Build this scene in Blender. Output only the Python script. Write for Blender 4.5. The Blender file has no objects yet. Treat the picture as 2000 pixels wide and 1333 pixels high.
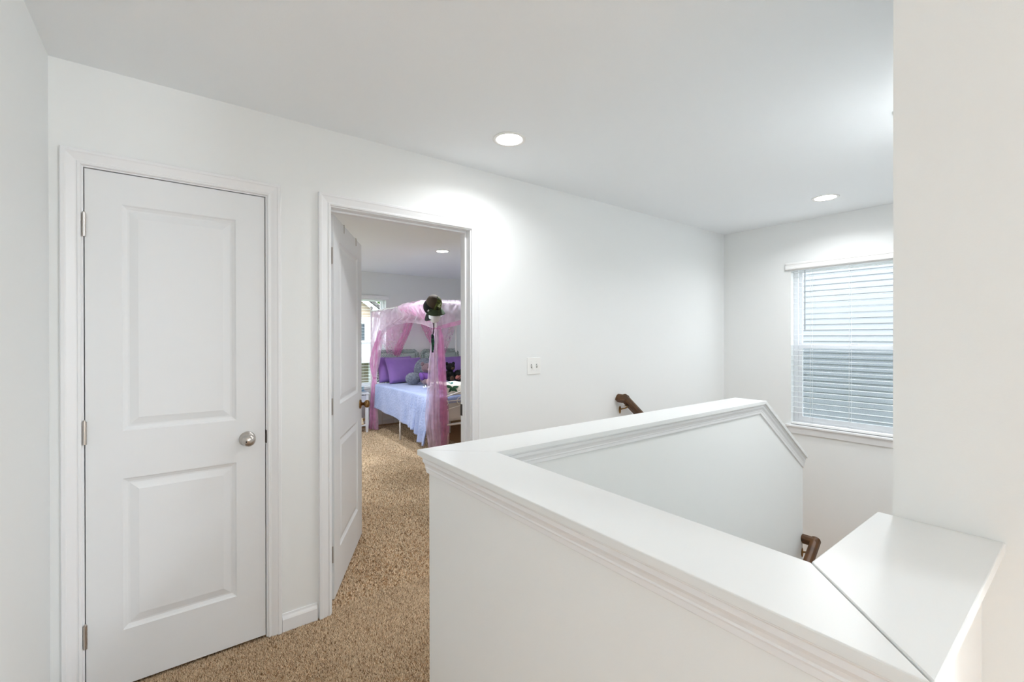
import bpy, math, random
import numpy as np
from mathutils import Vector, Matrix, Euler, noise as mnoise
random.seed(7)
rng = np.random.default_rng(7)
sc = bpy.context.scene
COL = sc.collection
PI = math.pi

# ------------------------------------------------------------------ camera
yaw, pitch, roll, CH = 0.6472, -0.0026, -0.0013, 1.3945
F = Vector((math.sin(yaw)*math.cos(pitch), math.cos(yaw)*math.cos(pitch), math.sin(pitch)))
R0 = Vector((math.cos(yaw), -math.sin(yaw), 0)); U0 = R0.cross(F)
Rr = R0*math.cos(roll)+U0*math.sin(roll); Ur = -R0*math.sin(roll)+U0*math.cos(roll)
cam = bpy.data.cameras.new('camera'); cam.sensor_width = 36; cam.lens = 879.19/2000*36
cam.shift_y = -(666.5-661.73)/2000; cam.clip_start = .02; cam.clip_end = 300
camo = bpy.data.objects.new('camera', cam); COL.objects.link(camo)
m = Matrix((Rr, Ur, -F)).transposed().to_4x4(); m.translation = (0, 0, CH); camo.matrix_world = m
sc.camera = camo

# ------------------------------------------------------------------ world, exposure
w = bpy.data.worlds.new('world'); sc.world = w; w.use_nodes = True
bg = w.node_tree.nodes['Background']
bg.inputs[0].default_value = (0.87, 0.94, 1.0, 1); bg.inputs[1].default_value = 3.0
sc.view_settings.view_transform = 'Standard'; sc.view_settings.look = 'None'
sc.view_settings.exposure = 1.20; sc.view_settings.gamma = 1.0
sc.cycles.max_bounces = 14; sc.cycles.diffuse_bounces = 8; sc.cycles.transparent_max_bounces = 24
CAN_W = 5.0
FILL_W = 58.0

# ------------------------------------------------------------------ numbers of the place
YA = 2.3592; YB = 2.4742            # wall with the doors: hall face, bedroom face
XL, XW, H = -0.362, 4.492, 2.438
ZC = 1.02
QX0, QX1, PY0, PY1, RY0, RY1, XR, YR = .6527, .8459, 1.2058, 1.3908, .1111, .2966, 1.2052, .2709
OV = .030
BW = 7.05                           # bedroom far wall
ZLOW = -2.75; ZLAND = -.64

# ------------------------------------------------------------------ helpers
def lin(c):
    return tuple(((v/255)/12.92 if v/255 <= .04045 else ((v/255+.055)/1.055)**2.4) for v in c)
def mat(name, col, rough=.6, metal=0., bump=0., bscale=200., var=0., vscale=6., spec=.5, col2=None, detail=3, coord='Object', sheen=0.):
    M = bpy.data.materials.new(name); M.use_nodes = True
    nt = M.node_tree; b = nt.nodes['Principled BSDF']
    c = lin(col)+(1,)
    b.inputs['Base Color'].default_value = c; b.inputs['Roughness'].default_value = rough
    b.inputs['Metallic'].default_value = metal; b.inputs['Specular IOR Level'].default_value = spec
    if sheen: b.inputs['Sheen Weight'].default_value = sheen
    tc = nt.nodes.new('ShaderNodeTexCoord')
    if col2 is not None or var:
        n = nt.nodes.new('ShaderNodeTexNoise'); n.inputs['Scale'].default_value = vscale; n.inputs['Detail'].default_value = detail
        nt.links.new(tc.outputs[coord], n.inputs['Vector'])
        r = nt.nodes.new('ShaderNodeValToRGB'); nt.links.new(n.outputs['Fac'], r.inputs[0])
        r.color_ramp.elements[0].position = .35; r.color_ramp.elements[1].position = .65
        r.color_ramp.elements[0].color = c
        r.color_ramp.elements[1].color = (lin(col2)+(1,)) if col2 is not None else tuple(min(1, x*(1+var)) for x in c[:3])+(1,)
        nt.links.new(r.outputs[0], b.inputs['Base Color'])
    if bump:
        n = nt.nodes.new('ShaderNodeTexNoise'); n.inputs['Scale'].default_value = bscale; n.inputs['Detail'].default_value = 2
        nt.links.new(tc.outputs[coord], n.inputs['Vector'])
        bp = nt.nodes.new('ShaderNodeBump'); bp.inputs['Strength'].default_value = bump; bp.inputs['Distance'].default_value = .002 if name != 'lavender_quilt' else .012
        nt.links.new(n.outputs['Fac'], bp.inputs['Height']); nt.links.new(bp.outputs[0], b.inputs['Normal'])
    return M
def mat_emit(name, col, s):
    M = bpy.data.materials.new(name); M.use_nodes = True; nt = M.node_tree
    nt.nodes.remove(nt.nodes['Principled BSDF']); e = nt.nodes.new('ShaderNodeEmission')
    e.inputs[0].default_value = col+(1,); e.inputs[1].default_value = s
    nt.links.new(e.outputs[0], nt.nodes['Material Output'].inputs[0]); return M
def mat_sheer(name, col, fac, tint=(1, 1, 1)):
    M = bpy.data.materials.new(name); M.use_nodes = True; nt = M.node_tree
    nt.nodes.remove(nt.nodes['Principled BSDF'])
    t = nt.nodes.new('ShaderNodeBsdfTransparent'); t.inputs[0].default_value = tint+(1,)
    d = nt.nodes.new('ShaderNodeBsdfDiffuse'); d.inputs[0].default_value = lin(col)+(1,)
    tr = nt.nodes.new('ShaderNodeBsdfTranslucent'); tr.inputs[0].default_value = lin(col)+(1,)
    m1 = nt.nodes.new('ShaderNodeMixShader'); m1.inputs[0].default_value = .4
    nt.links.new(d.outputs[0], m1.inputs[1]); nt.links.new(tr.outputs[0], m1.inputs[2])
    m2 = nt.nodes.new('ShaderNodeMixShader'); m2.inputs[0].default_value = fac
    n = nt.nodes.new('ShaderNodeTexNoise'); n.inputs['Scale'].default_value = 9; tc = nt.nodes.new('ShaderNodeTexCoord')
    nt.links.new(tc.outputs['Object'], n.inputs['Vector'])
    mr = nt.nodes.new('ShaderNodeMapRange'); mr.inputs[1].default_value = .3; mr.inputs[2].default_value = .7
    mr.inputs[3].default_value = fac*.75; mr.inputs[4].default_value = min(1, fac*1.25)
    nt.links.new(n.outputs['Fac'], mr.inputs[0]); nt.links.new(mr.outputs[0], m2.inputs[0])
    nt.links.new(t.outputs[0], m2.inputs[1]); nt.links.new(m1.outputs[0], m2.inputs[2])
    nt.links.new(m2.outputs[0], nt.nodes['Material Output'].inputs[0]); return M
def mat_glass(name, tint, gl=.06):
    M = bpy.data.materials.new(name); M.use_nodes = True; nt = M.node_tree
    nt.nodes.remove(nt.nodes['Principled BSDF'])
    t = nt.nodes.new('ShaderNodeBsdfTransparent'); t.inputs[0].default_value = tint+(1,)
    g = nt.nodes.new('ShaderNodeBsdfGlossy'); g.inputs['Roughness'].default_value = .02
    m2 = nt.nodes.new('ShaderNodeMixShader'); m2.inputs[0].default_value = gl
    nt.links.new(t.outputs[0], m2.inputs[1]); nt.links.new(g.outputs[0], m2.inputs[2])
    nt.links.new(m2.outputs[0], nt.nodes['Material Output'].inputs[0]); return M

class MB:
    def __init__(s): s.v = []; s.f = []
    def add(s, vs, fs):
        o = len(s.v); s.v += [tuple(p) for p in vs]; s.f += [tuple(i+o for i in f) for f in fs]; return s
    def box(s, x0, x1, y0, y1, z0, z1):
        return s.add([(x, y, z) for z in (z0, z1) for y in (y0, y1) for x in (x0, x1)],
                     [(0, 2, 3, 1), (4, 5, 7, 6), (0, 1, 5, 4), (2, 6, 7, 3), (0, 4, 6, 2), (1, 3, 7, 5)])
    def prism(s, poly, z0, z1):
        n = len(poly)
        return s.add([(x, y, z0) for x, y in poly]+[(x, y, z1) for x, y in poly],
                     [tuple(reversed(range(n))), tuple(range(n, 2*n))]+[(i, (i+1) % n, n+(i+1) % n, n+i) for i in range(n)])
    def prism_y(s, poly, y0, y1):
        n = len(poly)
        return s.add([(x, y0, z) for x, z in poly]+[(x, y1, z) for x, z in poly],
                     [tuple(range(n)), tuple(reversed(range(n, 2*n)))]+[(i, n+i, n+(i+1) % n, (i+1) % n) for i in range(n)])
    def tube(s, pts, r, n=10, cap=True, ry=None):
        pts = [Vector(p) for p in pts]; k = len(pts)
        rs = r if isinstance(r, (list, tuple)) else [r]*k
        t0 = (pts[1]-pts[0]).normalized(); ref = Vector((0, 0, 1)) if abs(t0.z) < .9 else Vector((1, 0, 0))
        u = t0.cross(ref).normalized(); vs = []
        for i, p in enumerate(pts):
            t = (pts[min(i+1, k-1)]-pts[max(i-1, 0)]).normalized()
            u = (u-t*u.dot(t)).normalized(); v = t.cross(u)
            for j in range(n):
                a = 2*PI*j/n; vs.append(p+u*math.cos(a)*rs[i]+v*math.sin(a)*(rs[i] if ry is None else ry))
        fs = [(i*n+j, i*n+(j+1) % n, (i+1)*n+(j+1) % n, (i+1)*n+j) for i in range(k-1) for j in range(n)]
        if cap: fs += [tuple(reversed(range(n))), tuple(range((k-1)*n, k*n))]
        return s.add(vs, fs)
    def lathe(s, prof, n=24, M=None):
        vs = []; k = len(prof); M = M or Matrix.Identity(4)
        for r, z in prof:
            for j in range(n):
                a = 2*PI*j/n; vs.append(M @ Vector((max(r, 1e-5)*math.cos(a), max(r, 1e-5)*math.sin(a), z)))
        fs = [(i*n+j, i*n+(j+1) % n, (i+1)*n+(j+1) % n, (i+1)*n+j) for i in range(k-1) for j in range(n)]
        fs += [tuple(reversed(range(n))), tuple(range((k-1)*n, k*n))]
        return s.add(vs, fs)
    def ell(s, c, r, n=16, m_=10, M=None, disp=None):
        c = Vector(c); vs = []; M = M or Matrix.Identity(3)
        for i in range(m_+1):
            th = PI*i/m_
            for j in range(n):
                a = 2*PI*j/n
                d = Vector((math.sin(th)*math.cos(a), math.sin(th)*math.sin(a), math.cos(th)))
                k = 1+(disp(d) if disp else 0)
                vs.append(c+M @ Vector((d.x*r[0]*k, d.y*r[1]*k, d.z*r[2]*k)))
        fs = [(i*n+j, (i+1)*n+j, (i+1)*n+(j+1) % n, i*n+(j+1) % n) for i in range(m_) for j in range(n)]
        return s.add(vs, fs)
    def grid(s, P):                      # P[i][j] points
        a, b = len(P), len(P[0])
        return s.add([p for row in P for p in row],
                     [(i*b+j, i*b+j+1, (i+1)*b+j+1, (i+1)*b+j) for i in range(a-1) for j in range(b-1)])
    def holed(s, us, zs, holes, fn, t0, t1):
        """rectangle in (u,z) with rectangular holes, thickness t0..t1; fn(u,t,z)->xyz; one welded shell"""
        us = sorted(set([round(x, 5) for x in us]+[round(c, 5) for h in holes for c in h[:2] if us[0] < c < us[-1]]))
        zs = sorted(set([round(x, 5) for x in zs]+[round(c, 5) for h in holes for c in h[2:] if zs[0] < c < zs[-1]]))
        idx = {}; vs = []; fs = []
        def V(i, t, k):
            key = (i, t, k)
            if key not in idx: idx[key] = len(vs); vs.append(fn(us[i], (t0, t1)[t], zs[k]))
            return idx[key]
        def solid(i, k):
            if i < 0 or k < 0 or i >= len(us)-1 or k >= len(zs)-1: return False
            cu, cz = (us[i]+us[i+1])/2, (zs[k]+zs[k+1])/2
            return not any(h[0] < cu < h[1] and h[2] < cz < h[3] for h in holes)
        for i in range(len(us)-1):
            for k in range(len(zs)-1):
                if not solid(i, k): continue
                fs.append((V(i, 0, k), V(i+1, 0, k), V(i+1, 0, k+1), V(i, 0, k+1)))
                fs.append((V(i, 1, k), V(i, 1, k+1), V(i+1, 1, k+1), V(i+1, 1, k)))
                if not solid(i-1, k): fs.append((V(i, 0, k), V(i, 0, k+1), V(i, 1, k+1), V(i, 1, k)))
                if not solid(i+1, k): fs.append((V(i+1, 0, k), V(i+1, 1, k), V(i+1, 1, k+1), V(i+1, 0, k+1)))
                if not solid(i, k-1): fs.append((V(i, 0, k), V(i, 1, k), V(i+1, 1, k), V(i+1, 0, k)))
                if not solid(i, k+1): fs.append((V(i, 0, k+1), V(i+1, 0, k+1), V(i+1, 1, k+1), V(i, 1, k+1)))
        return s.add(vs, fs)
    def build(s, name, material, parent=None, smooth=False, bevel=0, subsurf=0, solid=0, **props):
        me = bpy.data.meshes.new(name); me.from_pydata(s.v, [], s.f); me.validate()
        import bmesh
        bm = bmesh.new(); bm.from_mesh(me); bmesh.ops.recalc_face_normals(bm, faces=bm.faces); bm.to_mesh(me); bm.free()
        if smooth:
            for p in me.polygons: p.use_smooth = True
        me.materials.append(material)
        o = bpy.data.objects.new(name, me); COL.objects.link(o)
        if parent is not None: o.parent = parent
        if solid:
            q = o.modifiers.new('solid', 'SOLIDIFY'); q.thickness = solid; q.offset = 0
        if subsurf:
            q = o.modifiers.new('sub', 'SUBSURF'); q.levels = q.render_levels = subsurf
        if bevel:
            q = o.modifiers.new('bev', 'BEVEL'); q.width = bevel; q.segments = 2; q.limit_method = 'ANGLE'
        for k, v in props.items(): o[k] = v
        return o
def empty(name, loc=(0, 0, 0), rot=(0, 0, 0), **props):
    o = bpy.data.objects.new(name, None); COL.objects.link(o); o.empty_display_size = .05
    o.location = loc; o.rotation_euler = rot
    for k, v in props.items(): o[k] = v
    return o
def dup(o, parent=None):
    c = o.copy(); COL.objects.link(c); c.parent = parent
    for ch in list(o.children): dup(ch, c)
    return c
def structure(label, category):
    return dict(kind='structure', label=label, category=category)
def thing(label, category, group=None):
    d = dict(label=label, category=category)
    if group: d['group'] = group
    return d

# ------------------------------------------------------------------ materials
WALL = mat('wall_paint', (236, 238, 238), .75, bump=.06, bscale=260, spec=.3)
CEIL = mat('ceiling_paint', (242, 246, 249), .85, bump=.10, bscale=180, spec=.2)
TRIM = mat('trim_paint', (236, 237, 239), .38, bump=.02, bscale=120)
CAP = mat('cap_paint', (230, 232, 232), .30, bump=.05, bscale=60)
DOOR = mat('door_paint', (231, 233, 235), .42, bump=.03, bscale=300)
CARPET = mat('carpet_base', (172, 138, 104), .95, var=.25, vscale=400, spec=.1)
NICKEL = mat('satin_nickel', (196, 190, 184), .28, metal=1)
BRONZE = mat('aged_brass', (150, 118, 78), .3, metal=1)
DARKM = mat('dark_latch', (60, 52, 46), .45, metal=.8)
WOOD = mat('walnut_stain', (66, 40, 14), .45, col2=(94, 58, 22), vscale=14, bump=.05, bscale=90)
VINYL = mat('white_vinyl', (240, 241, 244), .4)
SLAT = mat('blind_white', (240, 240, 240), .45)
SLATV = bpy.data.materials.new('slat_vinyl'); SLATV.use_nodes = True
_nt = SLATV.node_tree; _b = _nt.nodes['Principled BSDF']; _b.inputs['Base Color'].default_value = lin((242, 243, 244))+(1,); _b.inputs['Roughness'].default_value = .45
_t = _nt.nodes.new('ShaderNodeBsdfTranslucent'); _t.inputs[0].default_value = lin((240, 243, 246))+(1,)
_m = _nt.nodes.new('ShaderNodeMixShader'); _m.inputs[0].default_value = .4
_nt.links.new(_b.outputs[0], _m.inputs[1]); _nt.links.new(_t.outputs[0], _m.inputs[2]); _nt.links.new(_m.outputs[0], _nt.nodes['Material Output'].inputs[0])
CORD = mat('cord_white', (225, 225, 225), .8)
WAND = mat('wand_grey', (150, 155, 158), .3)
GLASS = mat_glass('window_glass', (.98, .985, .99), .05)
SCREEN = mat_glass('insect_screen', (.74, .76, .76), .0)
PLATE = mat('switch_plastic', (238, 238, 236), .35)
LENS = mat_emit('lens_glow', (1.0, .98, .95), 14)
RING = mat('light_trim', (240, 240, 238), .5)

# ------------------------------------------------------------------ shell
def up(u, t, z): return (u, t, z)
D1 = (-.288, .368, 0, 2.070)        # rough opening of the closet door
D2 = (.620, 1.484, 0, 2.076)
b = MB().holed([-.477, 4.607], [ZLOW, H], [(D1[0], D1[1], -.05, D1[3]), (D2[0], D2[1], -.05, D2[3])], up, YA, YB)
b.build('wall_front', WALL, **structure('long white wall with the two panel doors and the light switch', 'wall'))
def along_y(u, t, z): return (t, u, z)
MB().holed([-4.7, YA], [-.12, H], [], along_y, -.477, XL).build('wall_left', WALL, **structure('white wall strip at the left edge beside the closet door', 'wall'))
WIN1 = (.826, 1.736, .605, 2.040)
MB().holed([.141, YA], [ZLOW, H], [WIN1], along_y, XW, XW+.115).build('wall_far', WALL, **structure('white stairwell end wall that holds the window with blinds', 'wall'))
MB().holed([-.5, .141], [-.12, H], [], along_y, XR, XR+.115).build('wall_right', WALL, **structure('grey-white wall at the right edge behind the half wall cap', 'wall'))
MB().holed([XR, XW], [ZLOW, H], [], up, .141, YR).build('wall_stairwell', WALL, **structure('stairwell side wall running away behind the right corner', 'wall'))
WB1, WB2, WB3 = (-.25, .45, .30, 2.20), (1.45, 2.85, .30, 2.20), (3.0, 4.4, .30, 2.20)  # added unseen windows that let daylight into the hall from behind
MB().holed([-.477, 4.607], [-.12, H], [WB1, WB2, WB3], up, -4.815, -4.7).build('wall_back', WALL, **structure('white wall with added daylight windows behind the viewpoint', 'wall'))
MB().holed([XR+.115, XW], [-.12, H], [], up, -.5, -.385).build('wall_loft', WALL, **structure('white wall of the added loft behind the viewpoint', 'wall'))  # loft added behind the viewpoint to even out the hall brightness
MB().holed([-4.7, -.5], [-.12, H], [], along_y, XW, XW+.115).build('wall_loft_end', WALL, **structure('white end wall of the added loft behind the viewpoint', 'wall'))
# bedroom and closet
WINB = (1.860, 2.770, .605, 2.040)
MB().holed([.385, 4.607], [-.12, H], [WINB], up, BW, BW+.115).build('wall_bedroom_far', WALL, **structure('bedroom wall behind the canopy bed with a window', 'wall'))
MB().holed([YB, BW], [-.12, H], [], along_y, XW, XW+.115).build('wall_bedroom_right', WALL, **structure('bedroom wall on the right beyond the bed', 'wall'))
WINL = (4.55, 5.95, .605, 2.04)  # side window added for bedroom daylight
MB().holed([YB, BW], [-.12, H], [WINL], along_y, .385, .50).build('wall_bedroom_left', WALL, **structure('bedroom wall on the left behind the open door', 'wall'))
MB().holed([-.477, .385], [-.12, H], [], up, 3.10, 3.2).build('wall_closet_back', WALL, **structure('closet back wall behind the closed door', 'wall'))
MB().holed([YB, 3.10], [-.12, H], [], along_y, -.477, XL).build('wall_closet_side', WALL, **structure('closet side wall behind the closed door', 'wall'))
MB().box(-.6, 4.7, -4.9, 7.3, H, H+.1).build('ceiling', CEIL, **structure('flat white ceiling with recessed lights', 'ceiling'))
def flat(u, t, z): return (u, z, t)
fl = MB().holed([-.477, XW], [-4.7, YA+.06], [(.815, 9, YR-.01, 1.25), (2.80, 9, 1.24, 9)], flat, -.12, -.006).build('floor', CARPET, **structure('beige carpeted hall floor beside the closet door', 'floor'))
flb = MB().box(-.4, XW, YA+.06, BW, -.12, -.006).build('floor_bedroom', CARPET, **structure('carpeted bedroom floor under the canopy bed', 'floor'))
MB().box(.3, XW+.1, .141, YA, ZLOW-.1, ZLOW).build('floor_lower', CARPET, **structure('carpeted lower floor at the foot of the stairs', 'floor'))
MB().box(.683, .815, .141, 1.36, ZLOW, -.12).build('wall_lower', WALL, **structure('lower stairwell wall beneath the hall floor', 'wall'))

# carpet pile: real tufts
def pile(name, rects, dens, hmin, hmax, rad, parent, colset):
    P = []
    for x0, x1, y0, y1 in rects:
        n = int((x1-x0)*(y1-y0)*dens)
        P.append(np.column_stack([rng.uniform(x0, x1, n), rng.uniform(y0, y1, n)]))
    P = np.vstack(P); n = len(P)
    a0 = rng.uniform(0, 2*PI, n); hh = rng.uniform(hmin, hmax, n)
    sw = np.sin(P[:, 0]*7+1.3*np.sin(P[:, 1]*5))+np.cos(P[:, 1]*6+P[:, 0]*3)
    la = a0*.75+sw*1.2; lr = rng.uniform(.2, .9, n)*hh
    V = np.zeros((n, 4, 3), np.float32)
    for k in range(3):
        an = a0+k*2*PI/3
        V[:, k, 0] = P[:, 0]+rad*np.cos(an); V[:, k, 1] = P[:, 1]+rad*np.sin(an); V[:, k, 2] = -.007
    V[:, 3, 0] = P[:, 0]+lr*np.cos(la); V[:, 3, 1] = P[:, 1]+lr*np.sin(la); V[:, 3, 2] = -.007+hh
    base = np.arange(n)[:, None, None]*4
    T = (np.array([[0, 1, 3], [1, 2, 3], [2, 0, 3]])[None]+base).reshape(-1)
    me = bpy.data.meshes.new(name); me.vertices.add(n*4); me.vertices.foreach_set('co', V.reshape(-1))
    me.loops.add(len(T)); me.loops.foreach_set('vertex_index', T.astype(np.int32))
    me.polygons.add(n*3); me.polygons.foreach_set('loop_start', np.arange(0, n*9, 3, dtype=np.int32))
    me.update(calc_edges=True)
    at = me.color_attributes.new('tuft', 'FLOAT_COLOR', 'POINT')
    ci = rng.integers(0, len(colset), n); cc = np.array([lin(c)+(1,) for c in colset])[ci]*rng.uniform(.8, 1.15, (n, 1))
    at.data.foreach_set('color', np.repeat(cc, 4, axis=0).astype(np.float32).reshape(-1))
    me.materials.append(TUFT); o = bpy.data.objects.new(name, me); COL.objects.link(o); o.parent = parent
    o['kind'] = 'stuff'; o['label'] = 'short twisted beige carpet pile'; return o
TUFT = mat('carpet_tuft', (190, 156, 120), .95, spec=.05)
_nt = TUFT.node_tree; _a = _nt.nodes.new('ShaderNodeAttribute'); _a.attribute_name = 'tuft'
_nt.links.new(_a.outputs['Color'], _nt.nodes['Principled BSDF'].inputs['Base Color'])
CS = [(230, 204, 172), (217, 189, 156), (202, 172, 140), (222, 195, 162), (148, 118, 90), (238, 216, 186)]
pile('carpet_pile', [(-.36, .69, .9, 2.40), (.69, 1.8, 1.36, 2.40)], 62000, .008, .014, .0030, fl, CS)
pile('carpet_pile', [(.52, 2.2, 2.40, 4.6), (1.0, 3.0, 4.6, 6.9)], 17000, .008, .015, .0052, flb, CS)

# ------------------------------------------------------------------ baseboards
def baseboard(name, x0, x1, y, side, parent=None, z=0, axis='x', lab=''):
    prof = [(0, 0), (.013, 0), (.013, .058), (.010, .066), (.006, .074), (.004, .083), (0, .083)]
    bb = MB(); n = len(prof)
    vs = [((x0, y+side*d, z+q) if axis == 'x' else (y+side*d, x0, z+q)) for d, q in prof]+[((x1, y+side*d, z+q) if axis == 'x' else (y+side*d, x1, z+q)) for d, q in prof]
    bb.add(vs, [tuple(range(n)), tuple(range(n, 2*n))]+[(i, (i+1) % n, n+(i+1) % n, n+i) for i in range(n)])
    return bb.build(name, TRIM, **structure(lab, 'baseboard'))
baseboard('baseboard_front', .4135, .5705, YA, -1, lab='short white baseboard between the two door casings')
baseboard('baseboard_hall', 1.5335, 2.80, YA, -1, lab='white baseboard of the hall beyond the bedroom door')
baseboard('baseboard_bedroom', .50, XW, BW, -1, lab='white baseboard behind the canopy bed')
baseboard('baseboard_landing', YR, YA, XW, -1, axis='y', z=ZLAND, lab='white baseboard on the stair landing under the window')

# ------------------------------------------------------------------ door casings and jambs
CASP = [(0, 0), (0, .009), (.003, .0115), (.009, .012), (.012, .009), (.016, .0095), (.030, .0135), (.040, .016), (.044, .0185), (.054, .0185), (.057, .016), (.057, 0)]
def casing(root, xi0, xi1, zi, y, side):
    n = len(CASP)
    def piece(name, A, B):
        MB().add(A+B, [tuple(range(n)), tuple(range(n, 2*n))]+[(i, (i+1) % n, n+(i+1) % n, n+i) for i in range(n)]).build(name, TRIM, root)
    piece('side_casing', [(xi0-u, y+side*v, 0) for u, v in CASP], [(xi0-u, y+side*v, zi+u) for u, v in CASP])
    piece('side_casing', [(xi1+u, y+side*v, 0) for u, v in CASP], [(xi1+u, y+side*v, zi+u) for u, v in CASP])
    piece('head_casing', [(xi0-u, y+side*v, zi+u) for u, v in CASP], [(xi1+u, y+side*v, zi+u) for u, v in CASP])
def jambs(root, x0, x1, z1, stop_y0, stop_y1):
    y0, y1 = YA, YB
    MB().box(x0-.019, x0, y0, y1, 0, z1+.019).build('jamb', TRIM, root, bevel=.001)
    MB().box(x1, x1+.019, y0, y1, 0, z1+.019).build('jamb', TRIM, root, bevel=.001)
    MB().box(x0, x1, y0, y1, z1, z1+.019).build('head_jamb', TRIM, root, bevel=.001)
    MB().box(x0, x0+.011, stop_y0, stop_y1, 0, z1).build('door_stop', TRIM, root, bevel=.002)
    MB().box(x1-.011, x1, stop_y0, stop_y1, 0, z1).build('door_stop', TRIM, root, bevel=.002)
    MB().box(x0+.011, x1-.011, stop_y0, stop_y1, z1-.011, z1).build('door_stop', TRIM, root, bevel=.002)
t1 = empty('trim_1', (0, 0, 0), **structure('white moulded casing around the closed closet door', 'door frame'))
jambs(t1, -.2685, .3485, 2.049, YA+.04, YA+.075)
casing(t1, -.2745, .3545, 2.055, YA, -1)
t2 = empty('trim_2', (0, 0, 0), **structure('white moulded casing around the open bedroom doorway', 'door frame'))
jambs(t2, .642, 1.462, 2.053, YA+.045, YA+.078)
casing(t2, .636, 1.468, 2.059, YA, -1); casing(t2, .636, 1.468, 2.059, YB, 1)

# ------------------------------------------------------------------ panel doors
def door_leaf(w_, h_, th, px0, px1, panels):
    """leaf in local coords: x 0..w, face at y=0 (front), back at y=th"""
    bb = MB()
    rings = [(0, 0), (.006, -.005), (.016, -.0095), (.022, -.0095), (.050, -.0025)]
    for face in (0, 1):
        sg = 1 if face == 0 else -1; y0 = 0 if face == 0 else th
        us = [0, px0, px1, w_]; zs = [0]+[c for p in panels for c in p]+[h_]
        for i in range(3):
            for k in range(len(zs)-1):
                if i == 1 and k % 2 == 1: continue
                bb.add([(us[i], y0, zs[k]), (us[i+1], y0, zs[k]), (us[i+1], y0, zs[k+1]), (us[i], y0, zs[k+1])], [(0, 1, 2, 3)])
        for z0, z1 in panels:
            vs = []
            for d, q in rings: vs += [(px0+d, y0-sg*q, z0+d), (px1-d, y0-sg*q, z0+d), (px1-d, y0-sg*q, z1-d), (px0+d, y0-sg*q, z1-d)]
            fs = [(4*r+j, 4*r+(j+1) % 4, 4*r+4+(j+1) % 4, 4*r+4+j) for r in range(len(rings)-1) for j in range(4)]
            fs.append(tuple(range(4*len(rings)-4, 4*len(rings)))); bb.add(vs, fs)
    bb.add([(0, 0, 0), (w_, 0, 0), (w_, th, 0), (0, th, 0)], [(0, 1, 2, 3)]); bb.add([(0, 0, h_), (w_, 0, h_), (w_, th, h_), (0, th, h_)], [(0, 1, 2, 3)])
    bb.add([(0, 0, 0), (0, th, 0), (0, th, h_), (0, 0, h_)], [(0, 1, 2, 3)]); bb.add([(w_, 0, 0), (w_, th, 0), (w_, th, h_), (w_, 0, h_)], [(0, 1, 2, 3)])
    return bb
def weld(o):
    import bmesh
    bm = bmesh.new(); bm.from_mesh(o.data); bmesh.ops.remove_doubles(bm, verts=bm.verts, dist=1e-5)
    bmesh.ops.recalc_face_normals(bm, faces=bm.faces); bm.to_mesh(o.data); bm.free(); return o
KNOB = [(.033, 0), (.033, .003), (.029, .008), (.014, .011), (.011, .016), (.011, .026), (.017, .031), (.0255, .038), (.0275, .047), (.0255, .056), (.019, .0625), (.008, .0655), (0, .066)]
def knob(parent, x, y, z, sgn, material):
    Mx = Matrix.Translation((x, y, z)) @ Matrix.Rotation(PI/2 if sgn < 0 else -PI/2, 4, 'X')
    k = MB().lathe(KNOB[4:], 28, Mx).build('knob', material, parent, smooth=True)
    MB().lathe(KNOB[:5]+[(0, .0165)], 28, Mx).build('rosette', material, k, smooth=True)
    return k
PAN = [(.219, .822), (1.012, 1.912)]
d1 = empty('door_1', (-.2652, YA+.001, .012), **structure('closed white two-panel closet door with a round nickel knob', 'door'))
weld(door_leaf(.6102, 2.033, .035, .108, .496, PAN).build('leaf', DOOR, d1))
kb = knob(d1, .538, 0, .923, -1, NICKEL)
MB().lathe([(.0032, 0), (.0032, .002), (0, .0022)], 12, Matrix.Translation((.527, -.066, .921)) @ Matrix.Rotation(PI/2, 4, 'X')).build('privacy_slot', DARKM, kb)
MB().box(.6115, .6165, -.004, .020, .893, .953).build('strike_plate', DARKM, d1, bevel=.001)
def hinge(parent, x, y, z, material):
    hb = MB().tube([(x, y, z-.044), (x, y, z+.044)], .0065, 14)
    for q in (-.018, 0, .018): pass
    h_ = hb.build('hinge', material, parent, smooth=False)
    for q in (-.0265, -.009, .009, .0265):
        MB().tube([(x, y, z+q-.0008), (x, y, z+q+.0008)], .0071, 14).build('knuckle_ring', material, h_)
    MB().lathe([(.0045, 0), (.0045, .004), (.002, .007), (0, .0075)], 12, Matrix.Translation((x, y, z+.044))).build('pin_tip', material, h_)
    return h_
for z in (1.815, 1.018, .236): hinge(d1, -.0015, -.0065, z, NICKEL)
ANG = math.radians(61.6)
d2 = empty('door_2', (.6495, YB, .012), (0, 0, ANG), **structure('white two-panel bedroom door standing open into the bedroom', 'door'))
lf = door_leaf(.812, 2.033, .035, .140, .672, PAN)
lf.v = [(x+.002, y-.035, z) for x, y, z in lf.v]
weld(lf.build('leaf', DOOR, d2))
knob(d2, .752, -.035, .923, -1, BRONZE); knob(d2, .752, 0, .923, 1, BRONZE)
for z in (1.815, 1.018, .236):
    h_ = hinge(d2, 0, .005, z, NICKEL)
    MB().box(.0005, .0022, -.031, .002, z-.044, z+.044).build('hinge_plate', NICKEL, d2)
    a = MB(); a.box(.642, .6435, YB-.030, YB, z+.012-.044, z+.012+.044); a.build('hinge_plate', NICKEL, t2)
MB().box(.8125, .8145, -.030, -.006, .893, .953).build('latch_plate', BRONZE, d2)
MB().box(1.4605, 1.4635, YB-.034, YB+.003, .900, .972).build('strike_plate', DARKM, t2)
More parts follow.
